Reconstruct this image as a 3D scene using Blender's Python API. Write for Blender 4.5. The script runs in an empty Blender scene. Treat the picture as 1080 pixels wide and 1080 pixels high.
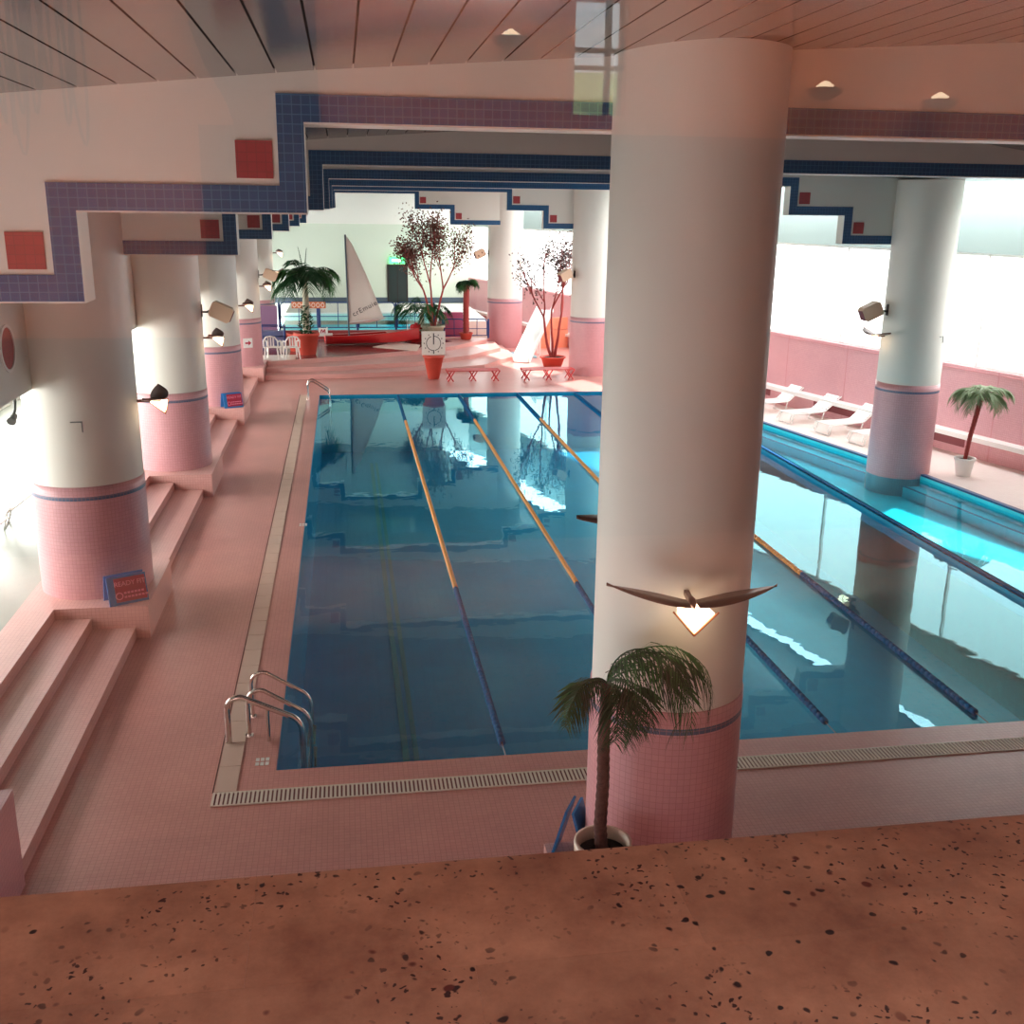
import bpy, math, random
from math import sin, cos, pi, radians, sqrt, hypot, atan2
from mathutils import Vector, Matrix
S = bpy.context.scene
COL = S.collection
RNG = random.Random(7)

# ------------------------------------------------------------------ materials
def new_mat(name):
    m = bpy.data.materials.new(name); m.use_nodes = True
    nt = m.node_tree; nt.nodes.clear()
    out = nt.nodes.new('ShaderNodeOutputMaterial')
    return m, nt, out
def srgb(r, g, b):
    def f(c):
        c /= 255.
        return c/12.92 if c <= .04045 else ((c+.055)/1.055)**2.4
    return (f(r), f(g), f(b), 1)
def plain(name, col, rough=.5, metal=0, noise=0, nscale=6, bump=0, spec=.5, coat=0):
    m, nt, out = new_mat(name)
    p = nt.nodes.new('ShaderNodeBsdfPrincipled')
    p.inputs['Base Color'].default_value = col
    p.inputs['Roughness'].default_value = rough
    p.inputs['Metallic'].default_value = metal
    p.inputs['Specular IOR Level'].default_value = spec
    p.inputs['Coat Weight'].default_value = coat
    nt.links.new(p.outputs[0], out.inputs[0])
    if noise or bump:
        tc = nt.nodes.new('ShaderNodeTexCoord')
        n = nt.nodes.new('ShaderNodeTexNoise'); n.inputs['Scale'].default_value = nscale
        n.inputs['Detail'].default_value = 6
        nt.links.new(tc.outputs['Object'], n.inputs['Vector'])
        if noise:
            mx = nt.nodes.new('ShaderNodeMixRGB'); mx.blend_type = 'MULTIPLY'
            mx.inputs['Fac'].default_value = 1
            mx.inputs['Color1'].default_value = col
            r = nt.nodes.new('ShaderNodeMapRange')
            r.inputs['From Min'].default_value = .3; r.inputs['From Max'].default_value = .7
            r.inputs['To Min'].default_value = 1-noise; r.inputs['To Max'].default_value = 1
            nt.links.new(n.outputs[0], r.inputs[0]); nt.links.new(r.outputs[0], mx.inputs['Color2'])
            nt.links.new(mx.outputs[0], p.inputs['Base Color'])
        if bump:
            b = nt.nodes.new('ShaderNodeBump'); b.inputs['Strength'].default_value = bump
            b.inputs['Distance'].default_value = .01
            nt.links.new(n.outputs[0], b.inputs['Height']); nt.links.new(b.outputs[0], p.inputs['Normal'])
    return m
def tile(name, c1, c2, grout, size=.05, mortar=.06, rough=.35, big=.12, spec=.5):
    m, nt, out = new_mat(name)
    L = nt.links.new
    uv = nt.nodes.new('ShaderNodeUVMap'); uv.uv_map = 'UVMap'
    mp = nt.nodes.new('ShaderNodeMapping'); mp.inputs['Scale'].default_value = (1/size, 1/size, 1)
    L(uv.outputs[0], mp.inputs[0])
    br = nt.nodes.new('ShaderNodeTexBrick'); br.offset = 0; br.squash = 1
    br.inputs['Scale'].default_value = 1
    br.inputs['Brick Width'].default_value = 1; br.inputs['Row Height'].default_value = 1
    br.inputs['Mortar Size'].default_value = mortar; br.inputs['Mortar Smooth'].default_value = .3
    br.inputs['Color1'].default_value = c1; br.inputs['Color2'].default_value = c2; br.inputs['Mortar'].default_value = grout
    L(mp.outputs[0], br.inputs['Vector'])
    nz = nt.nodes.new('ShaderNodeTexNoise'); nz.inputs['Scale'].default_value = .9; nz.inputs['Detail'].default_value = 4
    L(uv.outputs[0], nz.inputs['Vector'])
    r = nt.nodes.new('ShaderNodeMapRange'); r.inputs['From Min'].default_value = .3; r.inputs['From Max'].default_value = .7
    r.inputs['To Min'].default_value = 1-big; r.inputs['To Max'].default_value = 1
    L(nz.outputs[0], r.inputs[0])
    mx = nt.nodes.new('ShaderNodeMixRGB'); mx.blend_type = 'MULTIPLY'; mx.inputs['Fac'].default_value = 1
    L(br.outputs['Color'], mx.inputs['Color1']); L(r.outputs[0], mx.inputs['Color2'])
    p = nt.nodes.new('ShaderNodeBsdfPrincipled'); p.inputs['Roughness'].default_value = rough
    p.inputs['Specular IOR Level'].default_value = spec
    L(mx.outputs[0], p.inputs['Base Color'])
    L(p.outputs[0], out.inputs[0])
    return m
def pane(name, col, strength, through):
    m, nt, out = new_mat(name)
    e = nt.nodes.new('ShaderNodeEmission'); e.inputs[0].default_value = col; e.inputs[1].default_value = strength
    t = nt.nodes.new('ShaderNodeBsdfTransparent'); t.inputs[0].default_value = (through, through, through, 1)
    a = nt.nodes.new('ShaderNodeAddShader'); nt.links.new(e.outputs[0], a.inputs[0]); nt.links.new(t.outputs[0], a.inputs[1])
    nt.links.new(a.outputs[0], out.inputs[0]); return m
def emit(name, col, strength):
    m, nt, out = new_mat(name)
    e = nt.nodes.new('ShaderNodeEmission'); e.inputs[0].default_value = col; e.inputs[1].default_value = strength
    nt.links.new(e.outputs[0], out.inputs[0]); return m
def schlick(nt, f0, normal=None, mult=1):
    L = nt.links.new
    g = nt.nodes.new('ShaderNodeNewGeometry')
    d = nt.nodes.new('ShaderNodeVectorMath'); d.operation = 'DOT_PRODUCT'
    L(g.outputs['Incoming'], d.inputs[0]); L(normal if normal else g.outputs['Normal'], d.inputs[1])
    a = nt.nodes.new('ShaderNodeMath'); a.operation = 'ABSOLUTE'; L(d.outputs['Value'], a.inputs[0])
    b = nt.nodes.new('ShaderNodeMath'); b.operation = 'SUBTRACT'; b.inputs[0].default_value = 1; b.use_clamp = True; L(a.outputs[0], b.inputs[1])
    c = nt.nodes.new('ShaderNodeMath'); c.operation = 'POWER'; c.inputs[1].default_value = 5; L(b.outputs[0], c.inputs[0])
    e = nt.nodes.new('ShaderNodeMath'); e.operation = 'MULTIPLY_ADD'; e.use_clamp = True
    e.inputs[1].default_value = (1-f0)*mult; e.inputs[2].default_value = f0*mult; L(c.outputs[0], e.inputs[0])
    return e.outputs[0]
def water_mat(name, tint, f0=.04, bump=.02, mult=1.0, gcol=(.85,1,1,1)):
    m, nt, out = new_mat(name); L = nt.links.new
    tc = nt.nodes.new('ShaderNodeTexCoord')
    mp = nt.nodes.new('ShaderNodeMapping'); mp.inputs['Scale'].default_value = (1.5, 1.5, 1)
    L(tc.outputs['Object'], mp.inputs[0])
    n = nt.nodes.new('ShaderNodeTexNoise'); n.inputs['Scale'].default_value = 1.1; n.inputs['Detail'].default_value = 2
    L(mp.outputs[0], n.inputs['Vector'])
    b = nt.nodes.new('ShaderNodeBump'); b.inputs['Strength'].default_value = bump; b.inputs['Distance'].default_value = .1
    L(n.outputs[0], b.inputs['Height'])
    fr = schlick(nt, f0, b.outputs[0], mult)
    t = nt.nodes.new('ShaderNodeBsdfTransparent'); t.inputs[0].default_value = tint
    g = nt.nodes.new('ShaderNodeBsdfGlossy'); g.inputs['Roughness'].default_value = .0; L(b.outputs[0], g.inputs['Normal'])
    g.inputs[0].default_value = gcol
    mx = nt.nodes.new('ShaderNodeMixShader'); L(fr, mx.inputs[0]); L(t.outputs[0], mx.inputs[1]); L(g.outputs[0], mx.inputs[2])
    L(mx.outputs[0], out.inputs[0]); return m
def glass_mat(name, f0=.085):
    m, nt, out = new_mat(name); L = nt.links.new
    fr = schlick(nt, f0)
    t = nt.nodes.new('ShaderNodeBsdfTransparent'); t.inputs[0].default_value = (1, 1, 1, 1)
    g = nt.nodes.new('ShaderNodeBsdfGlossy'); g.inputs['Roughness'].default_value = 0
    mx = nt.nodes.new('ShaderNodeMixShader'); L(fr, mx.inputs[0]); L(t.outputs[0], mx.inputs[1]); L(g.outputs[0], mx.inputs[2])
    L(mx.outputs[0], out.inputs[0]); return m
def travertine(name):
    m, nt, out = new_mat(name); L = nt.links.new
    tc = nt.nodes.new('ShaderNodeTexCoord')
    p = nt.nodes.new('ShaderNodeBsdfPrincipled'); p.inputs['Roughness'].default_value = .42
    n = nt.nodes.new('ShaderNodeTexNoise'); n.inputs['Scale'].default_value = 9; n.inputs['Detail'].default_value = 9; n.inputs['Roughness'].default_value = .7
    L(tc.outputs['Object'], n.inputs['Vector'])
    cr = nt.nodes.new('ShaderNodeValToRGB')
    cr.color_ramp.elements[0].position = .3; cr.color_ramp.elements[0].color = srgb(118, 74, 60)
    cr.color_ramp.elements[1].position = .7; cr.color_ramp.elements[1].color = srgb(184, 134, 110)
    L(n.outputs[0], cr.inputs[0])
    prev = cr.outputs[0]
    # pits: clusters of dark and reddish pores
    for sc, th, col, msc, mth, seed in ((75, .24, srgb(40, 18, 22), 5, .46, 0), (42, .2, srgb(92, 40, 36), 4, .5, 4), (150, .3, srgb(56, 26, 26), 6, .43, 9)):
        mp = nt.nodes.new('ShaderNodeMapping'); mp.inputs['Location'].default_value = (seed, seed*.7, 0); L(tc.outputs['Object'], mp.inputs[0])
        wn = nt.nodes.new('ShaderNodeTexNoise'); wn.inputs['Scale'].default_value = sc*.8
        L(mp.outputs[0], wn.inputs['Vector'])
        add = nt.nodes.new('ShaderNodeMixRGB'); add.blend_type = 'ADD'; add.inputs['Fac'].default_value = .012
        L(mp.outputs[0], add.inputs['Color1']); L(wn.outputs['Color'], add.inputs['Color2'])
        v = nt.nodes.new('ShaderNodeTexVoronoi'); v.inputs['Scale'].default_value = sc; L(add.outputs[0], v.inputs['Vector'])
        lt = nt.nodes.new('ShaderNodeMapRange'); lt.inputs['From Min'].default_value = th; lt.inputs['From Max'].default_value = th*.7
        L(v.outputs['Distance'], lt.inputs[0])
        # only a share of the cells carries a pore
        sep = nt.nodes.new('ShaderNodeSeparateColor'); L(v.outputs['Color'], sep.inputs[0])
        g1 = nt.nodes.new('ShaderNodeMath'); g1.operation = 'GREATER_THAN'; g1.inputs[1].default_value = .42; L(sep.outputs[0], g1.inputs[0])
        mk = nt.nodes.new('ShaderNodeTexNoise'); mk.inputs['Scale'].default_value = msc; L(mp.outputs[0], mk.inputs['Vector'])
        mr = nt.nodes.new('ShaderNodeMapRange'); mr.inputs['From Min'].default_value = mth; mr.inputs['From Max'].default_value = mth+.08; L(mk.outputs[0], mr.inputs[0])
        a = nt.nodes.new('ShaderNodeMath'); a.operation = 'MULTIPLY'; L(lt.outputs[0], a.inputs[0]); L(g1.outputs[0], a.inputs[1])
        a2 = nt.nodes.new('ShaderNodeMath'); a2.operation = 'MULTIPLY'; L(a.outputs[0], a2.inputs[0]); L(mr.outputs[0], a2.inputs[1])
        mx = nt.nodes.new('ShaderNodeMixRGB'); L(a2.outputs[0], mx.inputs[0]); L(prev, mx.inputs[1]); mx.inputs[2].default_value = col
        prev = mx.outputs[0]
    oi = nt.nodes.new('ShaderNodeObjectInfo'); rr = nt.nodes.new('ShaderNodeMapRange')
    rr.inputs['To Min'].default_value = .82; rr.inputs['To Max'].default_value = 1.05; L(oi.outputs['Random'], rr.inputs[0])
    tm = nt.nodes.new('ShaderNodeMixRGB'); tm.blend_type = 'MULTIPLY'; tm.inputs[0].default_value = 1
    L(prev, tm.inputs[1]); L(rr.outputs[0], tm.inputs[2])
    L(tm.outputs[0], p.inputs['Base Color'])
    L(p.outputs[0], out.inputs[0]); return m
def foliage_scene(name, strength):
    m, nt, out = new_mat(name); L = nt.links.new
    tc = nt.nodes.new('ShaderNodeTexCoord')
    n = nt.nodes.new('ShaderNodeTexNoise'); n.inputs['Scale'].default_value = 1.6; n.inputs['Detail'].default_value = 8; n.inputs['Roughness'].default_value = .75
    L(tc.outputs['Object'], n.inputs['Vector'])
    cr = nt.nodes.new('ShaderNodeValToRGB')
    cr.color_ramp.elements[0].position = .35; cr.color_ramp.elements[0].color = (.12, .22, .06, 1)
    cr.color_ramp.elements[1].position = .65; cr.color_ramp.elements[1].color = (.7, .95, .45, 1)
    L(n.outputs[0], cr.inputs[0])
    p = nt.nodes.new('ShaderNodeBsdfPrincipled'); p.inputs['Roughness'].default_value = .8
    L(cr.outputs[0], p.inputs['Base Color']); L(p.outputs[0], out.inputs[0]); return m

M = {}
M['pink_floor'] = tile('pink_floor_tile', srgb(226, 162, 152), srgb(221, 155, 146), srgb(200, 134, 128), .055, .05, .32, .12)
M['pink_step'] = tile('pink_step_tile', srgb(228, 176, 168), srgb(223, 170, 162), srgb(204, 146, 140), .055, .05, .35, .08)
M['pink_wall'] = tile('pink_wall_tile', srgb(222, 166, 170), srgb(217, 160, 165), srgb(200, 140, 144), .055, .05, .35, .08)
M['blue_tile'] = tile('blue_tile', srgb(24, 84, 132), srgb(16, 76, 122), srgb(62, 118, 156), .066, .06, .35, .08)
M['red_tile'] = tile('red_tile', srgb(176, 66, 72), srgb(168, 60, 66), srgb(150, 64, 68), .066, .05, .4, .05)
M['pool_deep'] = tile('pool_deep_tile', srgb(0, 166, 206), srgb(0, 162, 202), srgb(0, 154, 196), .2, .03, .5, .12)
M['pool_shallow'] = tile('pool_shallow_tile', srgb(60, 236, 248), srgb(54, 230, 244), srgb(46, 220, 238), .2, .03, .5, .1)
M['white'] = plain('white_plaster', srgb(232, 230, 220), .55, noise=.03, nscale=1.5)
M['white_wall'] = plain('white_painted_wall', srgb(226, 226, 218), .6)
M['green_wall'] = plain('pale_green_wall', srgb(206, 217, 200), .6, noise=.05, nscale=.6)
M['ceil'] = plain('ceiling_slat_metal', srgb(140, 138, 136), .2, .7, noise=.1, nscale=3)
M['gap'] = plain('dark_gap', (.01, .01, .012, 1), .9)
M['grate'] = plain('cream_grate', srgb(236, 222, 206), .5)
M['channel'] = plain('beige_channel_cover', srgb(222, 190, 172), .45, noise=.06, nscale=3)
M['greyfloor'] = plain('grey_hall_floor', srgb(176, 180, 172), .2, noise=.08, nscale=1)
M['brown'] = plain('brown_red_floor', srgb(126, 58, 56), .22, noise=.15, nscale=2)
M['chrome'] = plain('polished_steel', srgb(215, 205, 200), .12, 1)
M['birdwing'] = plain('brown_bird_wing', srgb(110, 72, 62), .35, .25)
M['birdlamp'] = emit('warm_lamp_glass', (1, .72, .46, 1), 8)
M['brass'] = plain('brass_edge', srgb(190, 120, 80), .3, .8)
M['orange'] = plain('orange_float', srgb(236, 160, 74), .4)
M['bluefloat'] = plain('dark_blue_float', srgb(6, 92, 140), .8, spec=.15)
M['whitefloat'] = plain('white_float', srgb(214, 220, 224), .4)
M['cable'] = plain('steel_cable', srgb(90, 100, 110), .4, .7)
M['terracotta'] = plain('terracotta', srgb(206, 78, 60), .6, noise=.1)
M['cream_pot'] = plain('cream_ceramic', srgb(228, 206, 186), .35)
M['soil'] = plain('dark_soil', srgb(36, 24, 20), .95, bump=1, nscale=60)
M['trunk'] = plain('palm_trunk', srgb(96, 58, 52), .85, noise=.5, nscale=30, bump=1)
M['redtrunk'] = plain('red_brown_bark', srgb(168, 66, 62), .8, noise=.25, nscale=20)
M['palegrey'] = plain('pale_grey_bark', srgb(176, 172, 150), .8, noise=.2, nscale=15)
M['leaf'] = plain('dark_green_leaf', srgb(18, 66, 32), .6, spec=.2)
M['leaf2'] = plain('mid_green_leaf', srgb(50, 104, 50), .6, spec=.2)
M['leafpale'] = plain('pale_green_leaf', srgb(120, 140, 100), .5)
M['dryleaf'] = plain('brown_red_leaf', srgb(120, 70, 58), .6)
M['duskleaf'] = plain('dark_brown_leaf', srgb(84, 58, 56), .6)
M['white_plastic'] = plain('white_plastic', srgb(240, 240, 236), .35)
M['red_paint'] = plain('red_hull_paint', srgb(206, 34, 40), .2, coat=.6)
M['red_bench'] = plain('coral_red_wood', srgb(214, 66, 66), .45)
M['orange_wall'] = plain('orange_padding', srgb(244, 150, 116), .6)
M['navy'] = plain('blue_railing_paint', srgb(18, 60, 124), .35)
M['sail'] = plain('sail_cloth', srgb(232, 226, 216), .8)
M['black'] = plain('black_print', srgb(28, 26, 30), .5)
M['clockface'] = plain('clock_face', srgb(232, 228, 218), .4)
M['speaker'] = plain('tan_speaker', srgb(226, 190, 160), .5)
M['grille'] = plain('maroon_grille', srgb(130, 60, 66), .6)
M['sign_blue'] = plain('sign_blue', srgb(38, 118, 186), .35)
M['sign_red'] = plain('sign_red', srgb(176, 36, 66), .4)
M['sign_pink'] = plain('sign_pink', srgb(246, 150, 176), .4)
M['exit'] = emit('exit_green', (.12, 1, .3, 1), 2.2)
M['exitw'] = emit('exit_white', (.7, 1, .75, 1), 3.0)
M['dark_door'] = plain('dark_green_door', srgb(16, 36, 36), .4)
M['water'] = water_mat('pool_water', (.4, .9, .98, 1), .04, .02, 1.0, (.45, .9, .98, 1))
M['water2'] = water_mat('kids_pool_water', (.6, .95, .98, 1), .02, .3, .4)
M['kidpool'] = tile('kids_pool_tile', srgb(40, 212, 238), srgb(34, 204, 232), srgb(90, 226, 240), .2, .04, .5, .1)
M['glass'] = glass_mat('window_glass', .085)
M['tinted'] = pane('tinted_pane', (1,1,1,1), 0, .6)
M['stone'] = travertine('travertine')
M['dayR'] = pane('right_daylight_pane', (1, .985, .95, 1), 2.9, .16)
M['dayL'] = emit('left_daylight_pane', (1, 1, .96, 1), 8.5)
M['frame'] = plain('window_frame', srgb(235, 235, 232), .4)
M['peach'] = plain('peach_plaster', srgb(240, 150, 112), .8, noise=.08, nscale=1)
M['rear_dark'] = plain('dark_brown_panel', srgb(44, 34, 32), .8)
M['rearceil'] = plain('rear_ceiling', srgb(120, 84, 74), .8)
M['rear_foliage'] = foliage_scene('garden_hedge', 1)
M['magenta'] = plain('magenta_vinyl', srgb(200, 92, 130), .5)
M['mat_white'] = plain('white_mat', srgb(236, 214, 200), .6)
M['mat_blue'] = plain('light_blue_mat', srgb(150, 206, 222), .5)
M['yellowline'] = plain('yellow_lane_line', srgb(70, 160, 160), .5)
M['greyrail'] = plain('dark_baseboard', srgb(70, 86, 100), .5)
M['lampmetal'] = plain('grey_fixture', srgb(120, 124, 122), .4, .4)

# ------------------------------------------------------------------ mesh builder
class MB:
    def __init__(s): s.v = []; s.f = []; s.uv = {}; s.sm = set()
    def add(s, vs, fs, smooth=False, uvs=None):
        o = len(s.v); s.v += [tuple(v) for v in vs]
        for i, f in enumerate(fs):
            k = len(s.f); s.f.append(tuple(o+j for j in f))
            if smooth: s.sm.add(k)
            if uvs: s.uv[k] = uvs[i]
        return s
    def box(s, x0, x1, y0, y1, z0, z1, T=None):
        vs = [(x0,y0,z0),(x1,y0,z0),(x1,y1,z0),(x0,y1,z0),(x0,y0,z1),(x1,y0,z1),(x1,y1,z1),(x0,y1,z1)]
        if T: vs = [T @ Vector(v) for v in vs]
        return s.add(vs, [(0,3,2,1),(4,5,6,7),(0,1,5,4),(1,2,6,5),(2,3,7,6),(3,0,4,7)])
    def prism(s, poly, z0, z1):           # poly in xy, CCW
        n = len(poly); vs = [(x,y,z0) for x,y in poly]+[(x,y,z1) for x,y in poly]
        fs = [tuple(range(n-1,-1,-1)), tuple(range(n,2*n))]
        fs += [(i,(i+1)%n,n+(i+1)%n,n+i) for i in range(n)]
        return s.add(vs, fs)
    def prism_xz(s, poly, y0, y1):        # poly in xz, CCW seen from -y
        n = len(poly); vs = [(x,y0,z) for x,z in poly]+[(x,y1,z) for x,z in poly]
        fs = [tuple(range(n)), tuple(range(2*n-1,n-1,-1))]
        fs += [((i+1)%n,i,n+i,n+(i+1)%n) for i in range(n)]
        return s.add(vs, fs)
    def lathe(s, prof, cx=0, cy=0, n=32, caps=True):   # prof [(r,z)] bottom to top
        vs=[]; fs=[]; uvs=[]
        for r,z in prof:
            for i in range(n):
                a=2*pi*i/n; vs.append((cx+r*cos(a), cy+r*sin(a), z))
        R=max(p[0] for p in prof)
        for k in range(len(prof)-1):
            for i in range(n):
                j=(i+1)%n; fs.append((k*n+i,k*n+j,(k+1)*n+j,(k+1)*n+i))
                u0=2*pi*R*i/n; u1=2*pi*R*(i+1)/n
                uvs.append([(u0,prof[k][1]),(u1,prof[k][1]),(u1,prof[k+1][1]),(u0,prof[k+1][1])])
        s.add(vs, fs, True, uvs)
        if caps:
            o=len(prof)-1
            s.add([vs[i] for i in range(n)], [tuple(range(n-1,-1,-1))])
            s.add([vs[o*n+i] for i in range(n)], [tuple(range(n))])
        return s
    def tube(s, pts, r, n=8, r1=None, caps=True):
        pts=[Vector(p) for p in pts]; vs=[]; fs=[]
        m=len(pts); ref=None
        for k,p in enumerate(pts):
            if k==0: d=pts[1]-p
            elif k==m-1: d=p-pts[k-1]
            else: d=(pts[k+1]-p).normalized()+(p-pts[k-1]).normalized()
            if d.length<1e-9: d=Vector((0,0,1))
            d.normalize()
            if ref is None:
                ref = Vector((0,0,1)) if abs(d.z)<.9 else Vector((1,0,0))
            a=(ref-d*ref.dot(d))
            if a.length<1e-6: a=d.orthogonal()
            a.normalize(); b=d.cross(a); ref=a
            rr = r if r1 is None else r+(r1-r)*k/(m-1)
            if callable(r): rr=r(k/(m-1))
            for i in range(n):
                t=2*pi*i/n; vs.append(p+a*cos(t)*rr+b*sin(t)*rr)
        for k in range(m-1):
            for i in range(n):
                j=(i+1)%n; fs.append((k*n+i,k*n+j,(k+1)*n+j,(k+1)*n+i))
        s.add(vs,fs,True)
        if caps:
            s.add(vs[:n],[tuple(range(n-1,-1,-1))]); s.add(vs[-n:],[tuple(range(n))])
        return s
    def build(s, name, mat, parent=None, loc=None):
        me=bpy.data.meshes.new(name); me.from_pydata(s.v,[],s.f); me.validate()
        uvl=me.uv_layers.new(name='UVMap')
        for k,p in enumerate(me.polygons):
            if k in s.uv and len(s.uv[k])==p.loop_total:
                for q,li in enumerate(p.loop_indices): uvl.data[li].uv=s.uv[k][q]
            else:
                nx,ny,nz=(abs(c) for c in p.normal)
                for li in p.loop_indices:
                    x,y,z=me.vertices[me.loops[li].vertex_index].co
                    uvl.data[li].uv=(x,y) if nz>=max(nx,ny) else ((y,z) if nx>ny else (x,z))
            p.use_smooth = k in s.sm
        me.materials.append(mat)
        o=bpy.data.objects.new(name,me); COL.objects.link(o)
        if parent: o.parent=parent
        if loc: o.location=loc
        return o
def tag(o, label=None, cat=None, group=None, kind=None):
    if label: o['label']=label
    if cat: o['category']=cat
    if group: o['group']=group
    if kind: o['kind']=kind
    return o
def thing(name, label, cat, loc=(0,0,0), rz=0, group=None):
    o=bpy.data.objects.new(name,None); COL.objects.link(o); o.empty_display_size=.2
    o.location=loc; o.rotation_euler=(0,0,rz); return tag(o,label,cat,group)
def struct(name, mb, mat, label=None, cat=None):
    return tag(mb.build(name,mat),label,cat,kind='structure')
def dup(root, loc, rz, label=None, group=None):
    r=root.copy(); COL.objects.link(r); r.location=loc; r.rotation_euler=(0,0,rz)
    if label: r['label']=label
    if group: r['group']=group
    for ch in list(root.children):
        c=ch.copy(); COL.objects.link(c); c.parent=r
        for g in list(ch.children):
            d=g.copy(); COL.objects.link(d); d.parent=c
    return r
def text_mesh(name, body, size, mat, parent, M4, extrude=.004, spacing=1):
    cu=bpy.data.curves.new(name,'FONT'); cu.body=body; cu.size=size; cu.extrude=extrude; cu.space_character=spacing
    cu.align_x='CENTER'; cu.align_y='CENTER'
    t=bpy.data.objects.new(name+'_tmp',cu); COL.objects.link(t)
    dg=bpy.context.evaluated_depsgraph_get(); me=bpy.data.meshes.new_from_object(t.evaluated_get(dg))
    bpy.data.objects.remove(t); me.transform(M4); me.materials.clear(); me.materials.append(mat)
    o=bpy.data.objects.new(name,me); COL.objects.link(o); o.parent=parent; return o

# ------------------------------------------------------------------ key sizes
ROWS=[8.05,16.1,24.0,31.9,39.8,47.7]
LX=[-3.9,-3.87,-3.87,-3.84,-3.82,-3.78]
RX=[17.6,15.6,13.45,11.3,9.25,7.25]
CR=.79
POOL=[(-.92,10.85),(15.5,10.85),(15.0,14),(14.1,19.5),(13.7,22.8),(13.25,24.9),(12.27,29.7),(11.1,35.7),(-.92,35.7)]
WZ=-.07
def wallx(y): return 15.83-.25*(y-25.81)      # the slanted right wall
def lerp_tab(t,x):
    if x<=t[0][0]: return t[0][1]
    for (a,b),(c,d) in zip(t,t[1:]):
        if x<=c: return b+(d-b)*(x-a)/(c-a)
    return t[-1][1]
CT=[(-10,6.35),(-5,6.58),(-2.3,6.82),(-.2,7.03),(2.1,7.2),(5.3,7.4),(7.2,7.42),(9,7.3),(10.7,7.08),(12,6.93),(13.5,6.85),(24,6.8)]
def zc(x): return lerp_tab(CT,x)

# ------------------------------------------------------------------ setting: floors
fl=MB()
fl.prism([(-3.3,.6),(21.9,.6),(19.57,10.85),(-3.3,10.85)],-.25,0)
fl.prism([(-3.3,10.85),(-.92,10.85),(-.92,35.7),(-3.3,35.7)],-.25,0)
fl.prism([(-3.3,35.7),(11.1,35.7),(13.36,35.7),(7.0,61.1),(-3.3,61.1)],-.25,0)
struct('floor',fl,M['pink_floor'])
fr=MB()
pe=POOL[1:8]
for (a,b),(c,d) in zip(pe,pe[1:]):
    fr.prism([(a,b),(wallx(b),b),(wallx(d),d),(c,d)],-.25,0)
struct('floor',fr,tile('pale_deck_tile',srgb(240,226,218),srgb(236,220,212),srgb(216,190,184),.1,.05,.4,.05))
hf=MB(); hf.box(-9.6,-4.75,.9,61.1,.2,.5); struct('floor',hf,M['greyfloor'])

# pool
pool=thing('swimming_pool','large indoor swimming pool with dark teal lanes and a bright turquoise shallow side','swimming pool',(0,0,0))
def basin(poly,zb,name,mat):
    mb=MB(); n=len(poly)
    mb.add([(x,y,zb) for x,y in poly],[tuple(range(n))])
    for i in range(n):
        a=poly[i]; b=poly[(i+1)%n]
        mb.add([(a[0],a[1],0),(b[0],b[1],0),(b[0],b[1],zb),(a[0],a[1],zb)],[(0,1,2,3)])
    return mb.build(name,mat,pool)
DX=11.05
deep=[(-.915,10.855),(DX-.1,10.855),(DX-.1,35.695),(-.915,35.695)]
basin(deep,-2.0,'deep_basin',M['pool_deep'])
shal=[(DX+.1,10.855),(15.49,10.855),(14.99,14),(14.09,19.5),(13.69,22.8),(13.24,24.9),(12.26,29.7),(11.16,35.69),(DX+.1,35.69)]
basin(shal,-.5,'shallow_basin',M['pool_shallow'])
dv=MB(); dv.box(DX-.1,DX+.1,10.86,35.69,-2,-.3); dv.build('dividing_wall',M['pool_shallow'],pool)
wm=MB(); wm.add([(x,y,WZ) for x,y in POOL],[tuple(range(len(POOL)))]); wm.build('water',M['water'],pool)
ll=MB()
for x in (.72,): ll.box(x-.05,x+.05,12.5,34,-1.995,-1.985); ll.box(x+.12,x+.2,12.5,34,-1.995,-1.985)
ll.build('lane_marking',M['yellowline'],pool)
cp=MB()
for (a,b),(c,d) in zip(pe,pe[1:]):
    v=Vector((c-a,d-b)).normalized(); n=Vector((v.y,-v.x))
    cp.prism([(a,b),(a+n.x*.13,b+n.y*.13),(c+n.x*.13,d+n.y*.13),(c,d)],0.0,.045)
cp.build('blue_coping',M['blue_tile'],pool)
lg=MB()
for (a,b),(c,d) in zip(pe,pe[1:]):
    v=Vector((c-a,d-b)).normalized(); n=Vector((-v.y,v.x))
    p=[(a+n.x*.42,b+n.y*.42),(c+n.x*.42,d+n.y*.42)]
    lg.prism([(a+n.x*.01,b+n.y*.01),(c+n.x*.01,d+n.y*.01),p[1],p[0]],-.5,-.25)
lg.build('underwater_ledge',M['pool_shallow'],pool)
le=MB()
for (a,b),(c,d) in zip(pe,pe[1:]):
    v=Vector((c-a,d-b)).normalized(); n=Vector((-v.y,v.x))
    le.prism([(a+n.x*.38,b+n.y*.38),(c+n.x*.38,d+n.y*.38),(c+n.x*.45,d+n.y*.45),(a+n.x*.45,b+n.y*.45)],-.245,-.235)
le.build('ledge_edge_line',M['blue_tile'],pool)

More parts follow.
